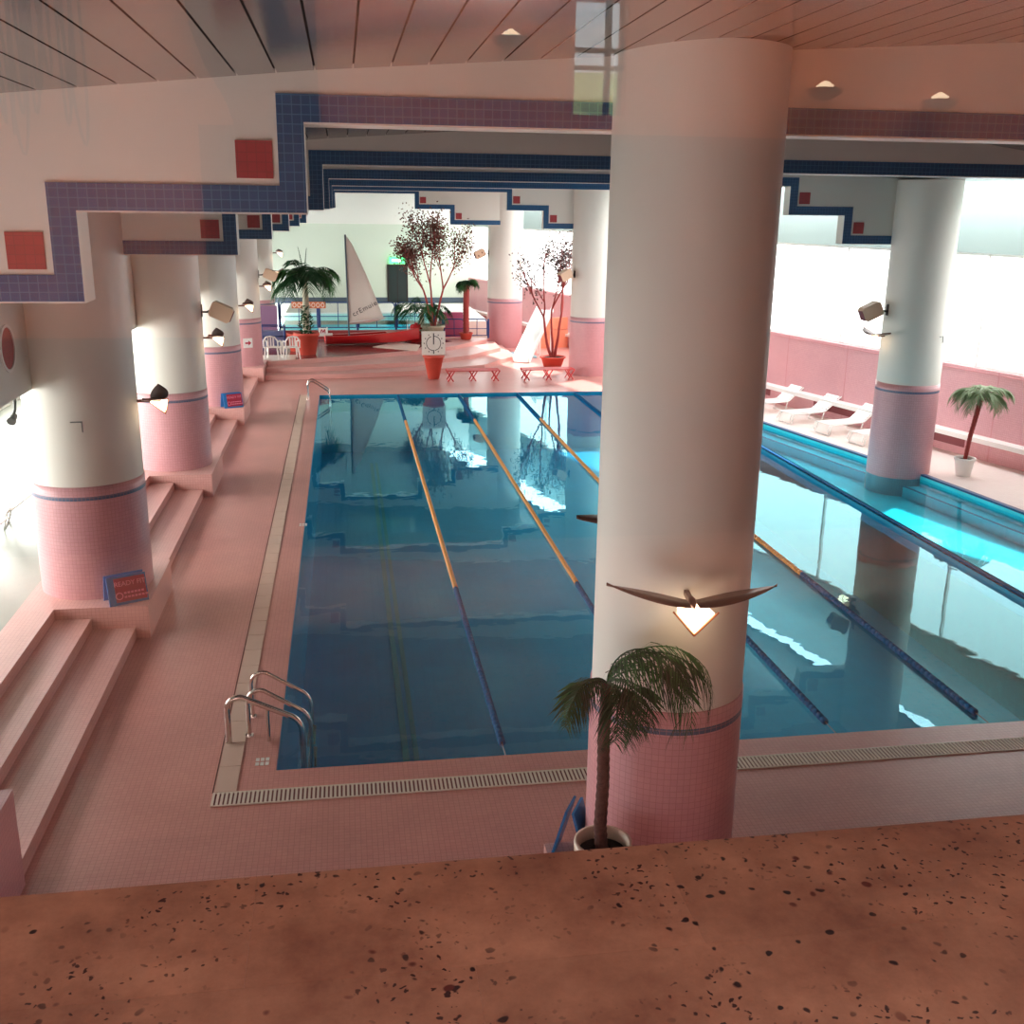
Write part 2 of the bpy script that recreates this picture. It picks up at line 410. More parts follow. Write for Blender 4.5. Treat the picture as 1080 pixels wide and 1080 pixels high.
# gutter grate on the near side, channel covers on the left
gr=thing('drain_grate','cream slatted drain grate in the near pink deck in front of the pool','drain grate',(-1.56,10.18,0))
mb=MB()
k=0
while k*.046<17.5:
    x=k*.046; mb.box(x,x+.026,0,.24,.002,.014); k+=1
mb.box(0,17.5,-.015,0,.001,.014); mb.box(0,17.5,.24,.255,.001,.014)
mb.build('slats',M['grate'],gr)
MB().box(0,17.5,0,.24,.0005,.003).build('channel',plain('grate_channel',srgb(120,70,66),.8),gr)
ch=thing('channel_cover','long beige gutter cover running beside the left edge of the pool','gutter cover',(-1.56,10.44,0))
mb=MB(); y=0
while y<25.3:
    mb.box(0.01,.24,y+.006,min(y+.55,25.4)-.006,.001,.012); y+=.55
mb.build('cover_strip',M['channel'],ch)
MB().box(-.012,.0,0,25.4,.0005,.006).build('joint_line',plain('dark_joint',srgb(90,60,56),.8),ch)
dm=thing('depth_marking','small white tile marking on the pink deck beside the near ladder','deck marking',(-1.16,10.98,.001))
mb=MB()
for i in range(3):
    for j in range(2): mb.box(i*.055,i*.055+.04,j*.1,j*.1+.07,0,.004)
mb.build('white_tiles',M['white_plastic'],dm)
dm=dup(dm,(-1.02,20.4,.001),0,'tiny white tile marking on the deck half way along the left pool edge')

# steps left
for i in range(5):
    y0=ROWS[i]+.95 if i else 9.05; y1=ROWS[i+1]-1.15 if i<4 else 46.6
    if i==0: y0=9.06
    if i==4: continue
    words=['nearest the camera','just beyond the first column','third from the camera','farthest from the camera'][i]
    st=thing('poolside_steps','pink steps along the left deck, '+words,'steps',(-4.75,y0,0),0,'pink step flights between the left columns')
    L=y1-y0
    MB().box(0,.5,0,L,0,.5).build('step',M['pink_step'],st)
    MB().box(.5,1.0,0,L,0,.335).build('step',M['pink_step'],st)
    MB().box(1.0,1.6,0,L,0,.17).build('step',M['pink_step'],st)
# plinths
nth=['nearest fully visible left','second left','third left','fourth left']
for i in range(1,5):
    tag(MB().box(-.9,.9,-1.15,.95,0,.5).build('column_plinth',M['pink_step'],None,(-3.85,ROWS[i],0)),'low pink tiled plinth under the %s column'%nth[i-1],'plinth','plinths under the left columns')
tag(MB().box(-.85,.85,-1.9,.0,0,1.0).build('end_block',M['pink_wall'],None,(-3.95,9.05,0)),'pink tiled block closing the near end of the left steps at the photo edge','block')
tag(MB().box(-.93,.85,-1.1,.3,0,.4).build('column_plinth',M['pink_step'],None,(2.62,8.15,0)),'pink tiled plinth under the big central column','plinth')

# ------------------------------------------------------------------ columns
def column(x,y,R,z0,z1,label,zt=2.2,group=None):
    t=thing('round_column',label,'column',(x,y,z0),0,group)
    MB().lathe([(R,0),(R,z1-z0)],n=64).build('shaft',M['white'],t)
    MB().lathe([(R+.012,0),(R+.012,zt-z0-.2)],n=64,caps=False).build('tiled_base',M['pink_wall'],t)
    MB().lathe([(R+.012,zt-z0-.145),(R+.012,zt-z0),(R,zt-z0)],n=64,caps=False).build('tiled_collar',M['pink_wall'],t)
    MB().lathe([(R+.0125,zt-z0-.2),(R+.0125,zt-z0-.145)],n=64,caps=False).build('blue_tile_ring',M['ringblue'],t)
    return t
M['ringblue']=tile('ring_grey_blue',srgb(96,112,140),srgb(90,106,134),srgb(170,130,140),.055,.05,.35,.05)
column(2.66,8.07,.645,.0,zc(2.66),'massive white column with a pink tiled foot in the centre foreground, a potted palm in front')
for i in range(1,5):
    column(LX[i],ROWS[i],CR,.5,zc(LX[i])+.02,['first white and pink round column on the left, nearest, blue sign at its foot','second white and pink round column on the left','third white and pink round column on the left, speaker at its side','fourth white and pink round column on the left, small red arrow sign on it'][i-1])
column(LX[5],ROWS[5],CR,.5,zc(LX[5]),'farthest round column on the left, mostly hidden beside the blue railing')
column(RX[2],ROWS[2]-.35,CR-.06,-.75,zc(RX[2]),'white and pink round column standing in the shallow water on the right')
column(RX[3],ROWS[3],CR-.05,0,zc(RX[3]),'round column at the right pool edge hidden behind the big central column')
column(RX[4]+.05,ROWS[4],CR,0,zc(RX[4]),'round column at the far right corner of the pool, seen just left of the central column')
column(RX[5],48.4,CR,0,zc(RX[5]),'farthest right round column between the two potted trees')

# ------------------------------------------------------------------ beams
BW=.19
def beam(i,label):
    y=8.2 if i==0 else ROWS[i]
    xr=RX[i]; xl2=-1.87 if i==0 else -1.5; xl1=-.25
    if i==5: s1,s2=xr-4.1,xr-2.55
    else: s1,s2=xr-3.25,xr-1.87
    A,B,C_=6.67,6.04,5.4
    xe=xr+.3
    low=[(-9.5,C_),(xl2,C_),(xl2,B),(xl1,B),(xl1,A),(s1,A),(s1,B),(s2,B),(s2,C_),(xe,C_)]
    if i>=2 : pass
    t=thing('stepped_beam',label,'beam',(0,y,0),0,'white stepped beams across the hall')
    T=.34
    # face built column by column so that the outline stays convex per piece
    mb=MB()
    xs=sorted(set([p[0] for p in low]+[c[0] for c in CT if -9.5<c[0]<xe]))
    def lowz(x):
        for (a,b),(c,d) in zip(low,low[1:]):
            if a<c and a<=x<=c: return b
        return C_
    for a,b in zip(xs,xs[1:]):
        zz=lowz((a+b)/2)
        mb.add([(a,0,zz),(b,0,zz),(b,0,zc(b)+.03),(a,0,zc(a)+.03),(a,T,zz),(b,T,zz),(b,T,zc(b)+.03),(a,T,zc(a)+.03)],
               [(0,1,2,3),(5,4,7,6),(0,4,5,1)])
    for (a,b),(c,d) in zip(low,low[1:]):
        if a==c:
            z0_,z1_=min(b,d),max(b,d)
            if d>b: mb.add([(a,0,z0_),(a,T,z0_),(a,T,z1_),(a,0,z1_)],[(0,1,2,3)])
            else: mb.add([(a,0,z0_),(a,T,z0_),(a,T,z1_),(a,0,z1_)],[(3,2,1,0)])
    mb.build('beam_body',M['white'],t)
    bb=MB(); e=.012
    def hb(x0,x1,z): bb.box(x0,x1,-e,0,z+.012,z+.012+BW)
    hb(LX[i]-.5,xl2,C_); bb.box(xl2-BW,xl2-.0,-e,0,C_+.012+BW,B+.012); hb(xl2-BW,xl1,B)
    bb.box(xl1-BW,xl1,-e,0,B+.012+BW,A+.012); hb(xl1-BW,s1+BW,A)
    bb.box(s1,s1+BW,-e,0,B+.012+BW,A+.012); hb(s1,s2+BW,B); bb.box(s2,s2+BW,-e,0,C_+.012+BW,B+.012); hb(s2,xe-.3,C_)
    bb.build('tile_band',M['blue_tile'],t)
    for (x,z) in ((xl1-.36,B+.38),(xl2-.37,C_+.37),(s1+.36,B+.38),(s2+.37,C_+.37)):
        MB().box(x-.13,x+.13,-.011,0,z-.13,z+.13).build('red_tile_square',M['red_tile'],t)
    return t
bl=['nearest stepped beam, its dark blue band directly behind the big column top','second stepped beam from the camera','third stepped beam, lower steps meeting the right column in the water','fourth stepped beam from the camera','fifth stepped beam, meeting the column at the far pool corner','farthest stepped beam above the potted tree and palm']
for i in range(6): beam(i,bl[i])

# bulkheads with portholes left
for i in range(5):
    y0=ROWS[i]+.7; y1=ROWS[i+1]-.5
    t=thing('hanging_bulkhead',['white hanging wall with a round porthole at the left photo edge','white hanging wall between the first and second left columns','white hanging wall between the second and third left columns','white hanging wall between the third and fourth left columns','white hanging wall between the fourth and fifth left columns'][i],'wall panel',(-4.5,y0,0),0,'white hanging walls above the left steps')
    MB().box(0,.16,0,y1-y0,3.6,6.6).build('panel',M['white_wall'],t)
    yc=y1-y0-1.05
    mb=MB(); n=28
    for a in range(n):
        t0=2*pi*a/n; t1=2*pi*(a+1)/n
        for r0,r1,x0 in ((.27,.31,.18),):
            mb.add([(x0,yc+r0*cos(t0),4.28+r0*sin(t0)),(x0,yc+r1*cos(t0),4.28+r1*sin(t0)),(x0,yc+r1*cos(t1),4.28+r1*sin(t1)),(x0,yc+r0*cos(t1),4.28+r0*sin(t1)),
                    (.16,yc+r0*cos(t0),4.28+r0*sin(t0)),(.16,yc+r1*cos(t0),4.28+r1*sin(t0)),(.16,yc+r1*cos(t1),4.28+r1*sin(t1)),(.16,yc+r0*cos(t1),4.28+r0*sin(t1))],
                   [(0,1,2,3),(1,5,6,2),(4,0,3,7)])
    mb.build('porthole_rim',M['white_plastic'],t)
    MB().add([(.165,yc+.27*cos(2*pi*a/n),4.28+.27*sin(2*pi*a/n)) for a in range(n)],[tuple(range(n))]).build('porthole',M['red_tile'],t)

# ------------------------------------------------------------------ ceiling
def roof_end(x):       # the roof stops short of the slanted wall and leaves a skylight strip above the right deck
    a=25.81-(x+1.6-15.83)/.25; b=25.81-(x-15.83)/.25+.9
    return min(61.2,a) if a>=19.9 else min(19.9,b)
ce=MB(); p=.27; x=-9.6
while x<22:
    x2=x+p-.014
    z0_,z1_=zc(x),zc(x2)
    ymax=roof_end(x2)
    if ymax<1.5: break
    ce.add([(x,.8,z0_),(x2,.8,z1_),(x2,ymax,z1_),(x,ymax,z0_)],[(0,3,2,1)])
    ce.add([(x,.8,z0_),(x,ymax,z0_),(x,ymax,z0_+.03),(x,.8,z0_+.03)],[(0,1,2,3)])
    ce.add([(x2,.8,z1_),(x2,.8,z1_+.03),(x2,ymax,z1_+.03),(x2,ymax,z1_)],[(0,1,2,3)])
    x+=p
struct('ceiling',ce,M['ceil'])
rf=MB()
def ym(x): return max(.9,roof_end(x))
xs_=sorted(set([c[0] for c in CT]+[7.05+k*.75 for k in range(20)]))
for a,c in zip(xs_,xs_[1:]): rf.add([(a,.8,zc(a)+.03),(c,.8,zc(c)+.03),(c,ym(c),zc(c)+.03),(a,ym(a),zc(a)+.03)],[(0,3,2,1)])
struct('ceiling',rf,M['gap'])

# ------------------------------------------------------------------ walls
def WR(y,d,z):      # point on the slanted right wall, d metres inside
    q=Vector((-1,-.25)).normalized(); return (wallx(y)+q.x*d, y+q.y*d, z)
def wallbox(mb,y0,y1,d0,d1,z0,z1):
    vs=[WR(y0,d0,z0),WR(y0,d1,z0),WR(y1,d1,z0),WR(y1,d0,z0),WR(y0,d0,z1),WR(y0,d1,z1),WR(y1,d1,z1),WR(y1,d0,z1)]
    mb.add(vs,[(0,1,2,3),(7,6,5,4),(0,4,5,1),(1,5,6,2),(2,6,7,3),(3,7,4,0)])
mb=MB(); wallbox(mb,.9,61,-.25,0,-.2,2.3); struct('wall_right',mb,M['pink_wall'])
mb=MB(); wallbox(mb,.9,61,-.25,0,5.17,7.6); struct('wall_right',mb,plain('grey_green_plaster',srgb(150,166,162),.7))
mb=MB()
y=2.2
while y<60: wallbox(mb,y,y+.03,0,.006,.0,2.3); y+=2.75
wallbox(mb,.9,61,0,.02,2.2,2.225)
struct('trim_1',mb,plain('pink_seam',srgb(206,140,146),.5))
mb=MB(); wallbox(mb,.9,61,.0,.36,.5,.62); struct('trim_2',mb,M['white_plastic'],'long white ledge running along the foot of the right wall','ledge')
nwin=1
mb=MB(); wallbox(mb,.9,19.9,-.25,0,2.3,5.17); struct('wall_right',mb,M['pink_wall'])
for k in range(8):
    y0=19.9+k*5.14; y1=min(y0+5.14,61)
    mb=MB(); wallbox(mb,y0,y1,-.2,-.18,2.3,5.17)
    w=struct('window_%d'%nwin,mb,M['dayR']); nwin+=1
    f=MB(); wallbox(f,y0,y0+.06,-.18,-.1,2.3,5.17); wallbox(f,y0,y1,-.18,-.1,5.1,5.17); wallbox(f,y0,y1,-.18,-.1,2.3,2.36)
    f.build('window_frame',M['frame'],w)
for k in range(6):
    y0=20.9+k*4.1
    mb=MB(); wallbox(mb,y0,y0+1.9,0,.015,.2,.42)
    tag(mb.build('vent_grille',M['grille']),['maroon vent grille low on the right wall beside the small palm','maroon vent grille behind the nearest right loungers','maroon vent grille behind the middle right loungers','maroon vent grille behind the farthest right loungers','maroon vent grille low on the right wall, hidden by the central column','maroon vent grille on the right wall far beyond the pool corner'][k],'vent','vent grilles low on the right wall')
# far wall
mb=MB(); mb.box(-9.6,7.3,61,61.25,0,5.2); struct('wall_far',mb,M['green_wall'])
mb=MB(); mb.box(-9.6,7.3,60.9,61.25,5.2,7.6); struct('wall_far',mb,M['white_wall'])
mb=MB(); mb.box(-9.6,2.45,60.95,61,.9,1.2); mb.box(3.55,7,60.95,61,.9,1.2); struct('baseboard_far',mb,M['greyrail'])
d=MB(); d.box(2.5,3.5,60.94,61,.9,2.95); dd=struct('door_1',d,M['dark_door'],'dark green door under the lit exit sign on the far wall','door')
f=MB(); f.box(2.42,2.5,60.92,61,.9,3.02); f.box(3.5,3.58,60.92,61,.9,3.02); f.box(2.42,3.58,60.92,61,2.95,3.02); f.box(2.98,3.02,60.92,60.95,.9,2.95)
f.build('door_frame',M['rear_dark'],dd)
es=thing('exit_sign','small lit green exit sign above the dark door on the far wall','sign',(3.0,60.85,3.07))
MB().box(-.45,.45,-.05,.05,0,.36).build('housing',M['exit'],es)
mb=MB(); mb.box(-.3,.05,-.056,-.05,.12,.24); mb.prism_xz([(.05,.05),(.3,.18),(.05,.31)],-.056,-.05)
mb.build('arrow',M['exitw'],es)
# left wall with windows
mb=MB(); mb.box(-9.85,-9.6,.9,61.2,.2,1.0); mb.box(-9.85,-9.6,.9,61.2,4.3,7.6); struct('wall_left',mb,M['white_wall'])
mb=MB(); mb.box(-9.85,-9.6,.9,11.6,1.0,4.3); struct('wall_left',mb,M['white_wall'])
mb=MB(); mb.box(-9.85,-9.6,50.6,61.2,1.0,4.3); struct('wall_left',mb,M['white_wall'])
for k in range(8):
    y0=11.6+k*4.87; y1=y0+4.87
    w=struct('window_%d'%nwin,MB().box(-9.8,-9.78,y0,y1,1.0,4.3),M['dayL']); nwin+=1
    f=MB(); f.box(-9.78,-9.62,y0,y0+.1,1,4.3); f.box(-9.78,-9.62,y0,y1,2.6,2.68); f.build('window_frame',M['frame'],w)
# near wall below the viewing window, its sides
mb=MB(); mb.box(-9.6,22.2,.45,.62,-.2,5.48); struct('wall_near',mb,plain('rose_near_wall',srgb(226,176,166),.7))
mb=MB(); mb.box(-9.6,-4.4,.62,.8,4.6,7.6); mb.box(7.5,22.2,.62,.8,4.6,7.6); struct('wall_near',mb,M['white_wall'])

# ------------------------------------------------------------------ viewing gallery behind the camera
si=thing('window_sill','wide brown travertine window sill in the foreground','window sill',(0,0,5.6))
for (ya,yb,xo) in ((.605,.728,-1.68),(.285,.6049,-1.525),(-.04,.2849,-1.68)):
    for k in range(14):
        x0=xo+k*.32
        MB().box(x0,x0+.3199,ya,yb,-.03,0).build('stone_slab',M['stone'],si)
MB().box(-1.7,3.0,-.04,.72,-.1,-.0304).build('mortar_bed',M['rear_dark'],si)
w=struct('window_%d'%nwin,MB().add([(-4.4,.76,5.5),(7.5,.76,5.5),(7.5,.76,7.7),(-4.4,.76,7.7)],[(0,1,2,3)]),M['glass']); nwin+=1
mb=MB(); mb.box(-.72,7.4,-4.5,-4.46,4.25,6.5); mb.box(-4.4,-.72,-4.5,-4.46,4.25,5.4); mb.box(-4.6,-4.4,-4.5,.7,4.2,7.9); mb.box(7.4,7.6,-4.5,.7,4.2,7.9); mb.box(-4.4,7.4,-.1,-.06,4.2,5.57); mb.box(-4.4,-1.7,-.06,.74,5.4,5.59); mb.box(3.0,7.4,-.06,.74,5.4,5.59)  # dark lower panels added in place of the wall's light falling off
struct('wall_back',mb,M['rear_dark'])
mb=MB(); 
# opening of the rear window x 1.24..1.72, z 6.35..7.2
mb.box(-4.4,1.27,-4.7,-4.5,4.25,7.9); mb.box(1.56,7.4,-4.7,-4.5,4.25,7.9); mb.box(1.27,1.56,-4.7,-4.5,4.25,6.6); mb.box(1.27,1.56,-4.7,-4.5,7.2,7.9)
struct('wall_back',mb,M['peach'])
struct('floor',MB().box(-4.6,7.6,-4.7,.45,4.1,4.25),M['rear_dark'])
struct('ceiling',MB().box(-4.6,7.6,-4.7,.79,7.8,7.95),M['rearceil'])
f=MB(); f.box(1.46,1.485,-4.62,-4.56,6.6,7.2); f.box(1.27,1.56,-4.62,-4.56,6.93,6.95); f.box(1.27,1.56,-4.62,-4.56,6.84,6.86)
w=struct('window_%d'%nwin,f,M['rear_dark']); nwin+=1
MB().box(1.27,1.56,-4.6,-4.59,6.6,7.2).build('window_pane',M['tinted'],w)
tag(MB().box(-5,9,-9.2,-9,-.2,7.35).build('garden_hedge',M['rear_foliage']),'green garden hedge seen reflected through the small rear window','hedge')
silh=MB()  # flat cut-out added for the dark silhouette mirrored in the glass
outl=[(-.74,7.78),(-.74,7.1),(-.72,6.95),(-.66,6.78),(-.56,6.6),(-.53,6.5),(-.56,6.42),(-.66,6.36),(-.1,6.3),(-.1,7.78)]
silh.prism_xz(outl[::-1][::-1],-4.42,-4.36)
tag(silh.build('silhouette_panel',M['rear_dark']),'dark cut-out panel added in the gallery to make the silhouette patch in the glass','curtain')
ws=thing('wire_sculpture','thin dark looping wire figures hanging high at the left, mirrored in the glass','wire sculpture',(-1.55,-4.3,7.78))
for (ox,zb,ph) in ((-.12,-1.35,0),(.02,-1.5,1.3),(.14,-1.3,2.1),(.27,-1.45,.6)):
    pts=[]
    for k in range(90):
        a=k/89; pts.append((ox+.055*sin(a*17+ph)*(.3+a),.02*cos(a*9),zb*.5-(-zb*.5)*cos(a*7*pi)*(.55+.45*a)))
    MB().tube(pts,.008,5).build('wire_loop',M['rear_dark'],ws)
for j,(x,z) in enumerate(((3.35,6.66),(2.66,6.7),(.9,6.9))):
    t=thing('gallery_sconce',['warm gallery wall lamp mirrored in the glass at the upper right','warm gallery wall lamp mirrored just right of the big column','warm gallery wall lamp mirrored left of the small rear window'][j],'wall lamp',(x,-4.5,z))
    MB().lathe([(.03,0),(.09,.03),(.1,.06)],0,.12,16).build('lamp_bowl',M['brass'],t)
    MB().lathe([(.03,.055),(.05,.075),(.01,.1)],0,.12,12).build('bulb',M['birdlamp'],t)
    MB().box(-.012,.012,0,.12,.02,.04).build('arm',M['brass'],t)

# ------------------------------------------------------------------ far platform and kids pool
pf=thing('far_platform','raised terrace with curving pink steps beyond the far end of the pool','platform',(0,0,0))
P3=[(-2.8,40.42),(0,41.6),(2.88,43.25),(4.6,44.7),(6.2,46.9),(6.3,47.5),(4.35,47.5),(4.35,46.98),(-4.74,46.98),(-4.74,40.78),(-2.92,40.78),(-2.92,40.42)]
P2=[(-2.8,39.7),(0,40.2),(2.75,41.1),(5.0,42.9),(6.6,45.2),(6.65,47.5),(4.35,47.5),(4.35,46.98),(-4.74,46.98),(-4.74,40.78),(-2.92,40.78),(-2.92,39.7)]
P1=[(-2.8,39.05),(0,39.3),(2.64,39.85),(5.4,41.3),(7.0,43.8),(7.0,47.5),(4.35,47.5),(4.35,46.98),(-4.74,46.98),(-4.74,40.78),(-2.92,40.78),(-2.92,39.05)]
MB().prism(P1,0,.17).build('step',M['pink_step'],pf)
MB().prism(P2,.17,.335).build('step',M['pink_step'],pf)
MB().prism(P3,.335,.49).build('landing',M['pink_step'],pf)
MB().prism([(-1.9,40.95),(0,41.75),(2.8,43.4),(3.4,45.2),(4.6,46.2),(4.3,46.95),(-4.7,46.95),(-4.7,42.2),(-1.9,42.2)],.49,.5).build('dark_floor',M['brown'],pf)
MB().prism([(-4.7,40.8),(-2.8,40.8),(-2.8,40.5),(-1.92,40.9),(-1.92,42.18),(-4.7,42.18)],.49,.5).build('pale_floor',plain('pale_floor',srgb(226,218,208),.3),pf)
tag(MB().prism([(1.11,44.4),(2.85,42.95),(3.12,44.9),(2.18,46.1)],.501,.515).build('white_mat',M['mat_white']),'pale diamond-shaped mat lying on the dark floor in front of the red boat','mat')
kp=thing('kids_pool','bright turquoise raised second pool behind the blue railing','swimming pool',(0,0,0))
MB().box(-2.95,4.3,47.0,47.25,.5,.9).build('front_wall',plain('dark_red_tile',srgb(150,56,58),.4),kp)
MB().box(-2.95,4.3,55.2,60.9,.5,.9).build('back_deck',M['white_wall'],kp)
MB().box(4.1,4.3,47.25,55.2,.5,.9).build('side_wall',M['white_wall'],kp)
MB().box(4.3,6.85,51,60.9,.0,.88).build('side_deck',M['white_wall'],kp)
MB().add([(-2.95,47.25,.3),(4.1,47.25,.3),(4.1,55.2,.3),(-2.95,55.2,.3)],[(0,1,2,3)]).build('pool_floor',M['kidpool'],kp)
MB().add([(-2.95,47.25,.83),(4.1,47.25,.83),(4.1,55.2,.83),(-2.95,55.2,.83)],[(0,1,2,3)]).build('water',M['water2'],kp)

def railing(label,x0,x1,y,z0,z1,n,curved=False):
    t=thing('blue_railing',label,'railing',(x0,y,z0))
    L=x1-x0; H=z1-z0
    for k in range(n+1):
        x=L*k/n; MB().tube([(x,0,0),(x,0,H)],.045,8).build('post',M['navy'],t)
    mb=MB()
    for k in range(n):
        a=L*k/n+.06; b=L*(k+1)/n-.06; c=.14
        pts=[(a,0,.12),(a,0,H-c),(a+c*.3,0,H-c*.3),(a+c,0,H),(b-c,0,H),(b-c*.3,0,H-c*.3),(b,0,H-c),(b,0,.12),(a,0,.12)]
        mb.tube(pts,.028,6)
        mb.tube([(a,0,H*.5),(b,0,H*.5)],.018,6); mb.tube([((a+b)/2,0,.12),((a+b)/2,0,H)],.018,6)
    mb.build('rail_frame',M['navy'],t); return t
railing('long blue tubular railing in front of the turquoise second pool',-2.8,3.9,47.12,.9,2.1,4)
railing('short blue railing with rounded corner right of the tall potted tree',4.3,6.35,47.3,.5,1.35,2)
t=thing('safety_banner','orange patterned strip on the blue railing behind the potted palm','banner',(-2.25,47.0,1.86))
MB().box(0,1.45,-.015,.0,0,.28).build('strip',plain('orange_strip',srgb(206,110,66),.5),t)
for k in range(7):
    mb=MB(); cx=.12+k*.2
    for a in range(12):
        t0,t1=2*pi*a/12,2*pi*(a+1)/12
        mb.add([(cx+.05*cos(t0),-.018,.14+.07*sin(t0)),(cx+.085*cos(t0),-.018,.14+.11*sin(t0)),(cx+.085*cos(t1),-.018,.14+.11*sin(t1)),(cx+.05*cos(t1),-.018,.14+.07*sin(t1))],[(0,1,2,3)])
    mb.build('oval_motif',M['mat_white'],t)
tag(MB().box(0,1.05,0,.5,0,1.1).build('magenta_panel',M['magenta'],None,(4.2,47.7,.5)),'magenta vinyl box behind the short railing','box')
tag(MB().box(0,.75,0,.1,0,1.5).build('purple_screen',plain('purple_screen',srgb(120,84,116),.5),None,(-3.6,46.6,.5)),'dusky purple panel beside the fourth left column','panel')
t=thing('blue_cart','low blue metal rack behind the two white plastic chairs','rack',(-3.3,43.2,.5))
mb=MB()
for x in (0,.9):
    for y in (0,.5): mb.tube([(x,y,0),(x,y,1.0)],.025,6)
for z in (.15,.6,1.0): mb.tube([(0,0,z),(.9,0,z),(.9,.5,z),(0,.5,z),(0,0,z)],.02,6)
mb.build('rack_frame',M['navy'],t)
MB().box(.05,.85,.05,.45,.16,.8).build('crate',plain('slate_blue_crate',srgb(84,90,128),.5),t)

# ------------------------------------------------------------------ lane ropes
def rope(x,segs,label,r=.045):
    t=thing('lane_rope',label,'lane rope',(x,10.9,WZ+.035),0,'floating lane ropes')
    MB().tube([(0,0,0),(0,24.75,0)],.008,5).build('cable',M['cable'],t)
    for (y0,y1,m) in segs:
        mb=MB(); y=y0-10.9; e=y1-10.9; pr=[]
        n=int((e-y)/.11)
        for k in range(n):
            a=y+k*.11
            for dy,rr in ((0,.02),(.006,r*.94),(.05,r),(.094,r*.94),(.1,.02)): pr.append((a+dy,rr))
        pts=[Vector((0,a,0)) for a,_ in pr]; vs=[]; fs=[]
        for a,rr in pr:
            for i in range(8): vs.append((rr*cos(2*pi*i/8),a,rr*sin(2*pi*i/8)))
        for k in range(len(pr)-1):
            for i in range(8):
                j=(i+1)%8; fs.append((k*8+i,(k+1)*8+i,(k+1)*8+j,k*8+j))
        mb.add(vs,fs,True)
        mb.build({'orange':'orange_floats','bluefloat':'blue_floats','whitefloat':'white_floats'}[m],M[m],t)
    return t
for x,lab in ((1.70,'lane rope nearest the left pool edge, orange in the middle'),(3.78,'second lane rope from the left, passing behind the palm'),(5.8,'third lane rope, mostly hidden behind the central column'),(7.84,'orange and blue lane rope emerging right of the central column')):
    rope(x,[(11.2,16.6,'bluefloat'),(16.6,31.2,'orange'),(31.2,35.6,'bluefloat')],lab)
# the divider between deep and shallow water: a rail with fins
t=thing('lane_divider','dark blue finned divider rail between the deep lanes and the shallow right side','divider',(DX,10.9,WZ))
MB().box(-.035,.035,0,24.75,.05,.085).build('top_rail',M['bluefloat'],t)
MB().box(-.05,-.035,0,24.75,-.02,.0).build('lower_rail',M['whitefloat'],t)
mb=MB(); top=[]; bot=[]; k=0
while k*.22<24.5:
    y=k*.22; top+=[(y,.062),(y+.09,.062),(y+.09,.03),(y+.22,.03)]; bot+=[(y,-.05),(y+.09,-.05),(y+.09,-.01),(y+.22,-.01)]; k+=1
n=len(top); vs=[]
for x in (-.055,.05): vs+=[(x,a,b) for a,b in bot]+[(x,a,b) for a,b in top]
fs=[]
for k in range(n-1):
    fs+=[(k,k+1,n+k+1,n+k),(3*n+k,3*n+k+1,2*n+k+1,2*n+k),(n+k,n+k+1,3*n+k+1,3*n+k),(2*n+k,2*n+k+1,k+1,k)]
fs+=[(0,n,3*n,2*n),(n-1,3*n-1,4*n-1,2*n-1)]
mb.add(vs,fs); mb.build('fins',plain('navy_fin',srgb(24,58,92),.4),t)

# ------------------------------------------------------------------ ladders
def arc(p,q,n=6): return [Vector(p).lerp(Vector(q),k/n) for k in range(n+1)]
def rail_pts(x0,x1,y,h):
    pts=[(x0,y,0),(x0,y,h*.6)]
    for k in range(7):
        a=pi-k*pi/2/6*1.25
        pts.append((x0+.14+.14*cos(a),y,h*.72+.14*sin(a)*1.0+ (0)))
    zt=pts[-1][2]
    pts.append((x1-.12,y,h*.5)); 
    for k in range(1,6):
        a=k/5; pts.append((x1-.12+.12*sin(a*pi/2),y,h*.5-.1*a-.12*(1-cos(a*pi/2))))
    pts.append((x1,y,-.9)); return pts
def ladder(loc,label,three=True):
    t=thing('pool_ladder',label,'pool ladder',loc)
    MB().tube(rail_pts(-.30,.42,0,.62),.027,10).build('handrail',M['chrome'],t)
    MB().tube(rail_pts(-.30,.42,.5,.62),.024,10).build('handrail',M['chrome'],t)
    if three:
        MB().tube(rail_pts(-.52,.33,-.17,.62),.036,10).build('handrail',M['chrome'],t)
        MB().tube([(-.06,-.17,0),(-.06,-.17,.46)],.02,8).build('support_post',M['chrome'],t)
    for z in (-.2,-.5,-.8): MB().box(.37,.47,0,.5,z,z+.03).build('rung',M['chrome'],t)
    for y in (0,.5): MB().lathe([(.055,0),(.05,.015)],-.30,y,14).build('floor_flange',M['chrome'],t)
    return t
ladder((-.98,11.72,0),'steel ladder with curved handrails at the near left corner of the pool')
ladder((-.98,34.9,0),'small steel ladder at the far left corner of the pool',False)

# ------------------------------------------------------------------ bird lamps
def wing_mesh(sg,L=.62,up=.12):
    mb=MB(); n=12; vs=[]; 
    for k in range(n+1):
        a=k/n; x=sg*(.03+L*a)
        c=.115*(1-a)**.7+.012 if a>.25 else .115*(.78+.88*a)*(.9)
        c=.012+.12*sin(pi*min(1,(a*.75+.25)))**.9
        if k==n: c=.004
        sweep=-.1*a*a
        z=up*a*a+.025*sin(pi*a)
        for (yy,zz) in ((c,0),(-c,.0),(-c,.012),(c,.012)): vs.append((x,sweep+yy,z+zz+ (.02 if yy>0 else 0)))
    fs=[]
    for k in range(n):
        for i in range(4):
            j=(i+1)%4; q=(k*4+i,k*4+j,(k+1)*4+j,(k+1)*4+i)
            fs.append(q if sg>0 else q[::-1])
    fs.append((0,1,2,3)); fs.append((n*4+3,n*4+2,n*4+1,n*4)); mb.add(vs,fs,True); return mb
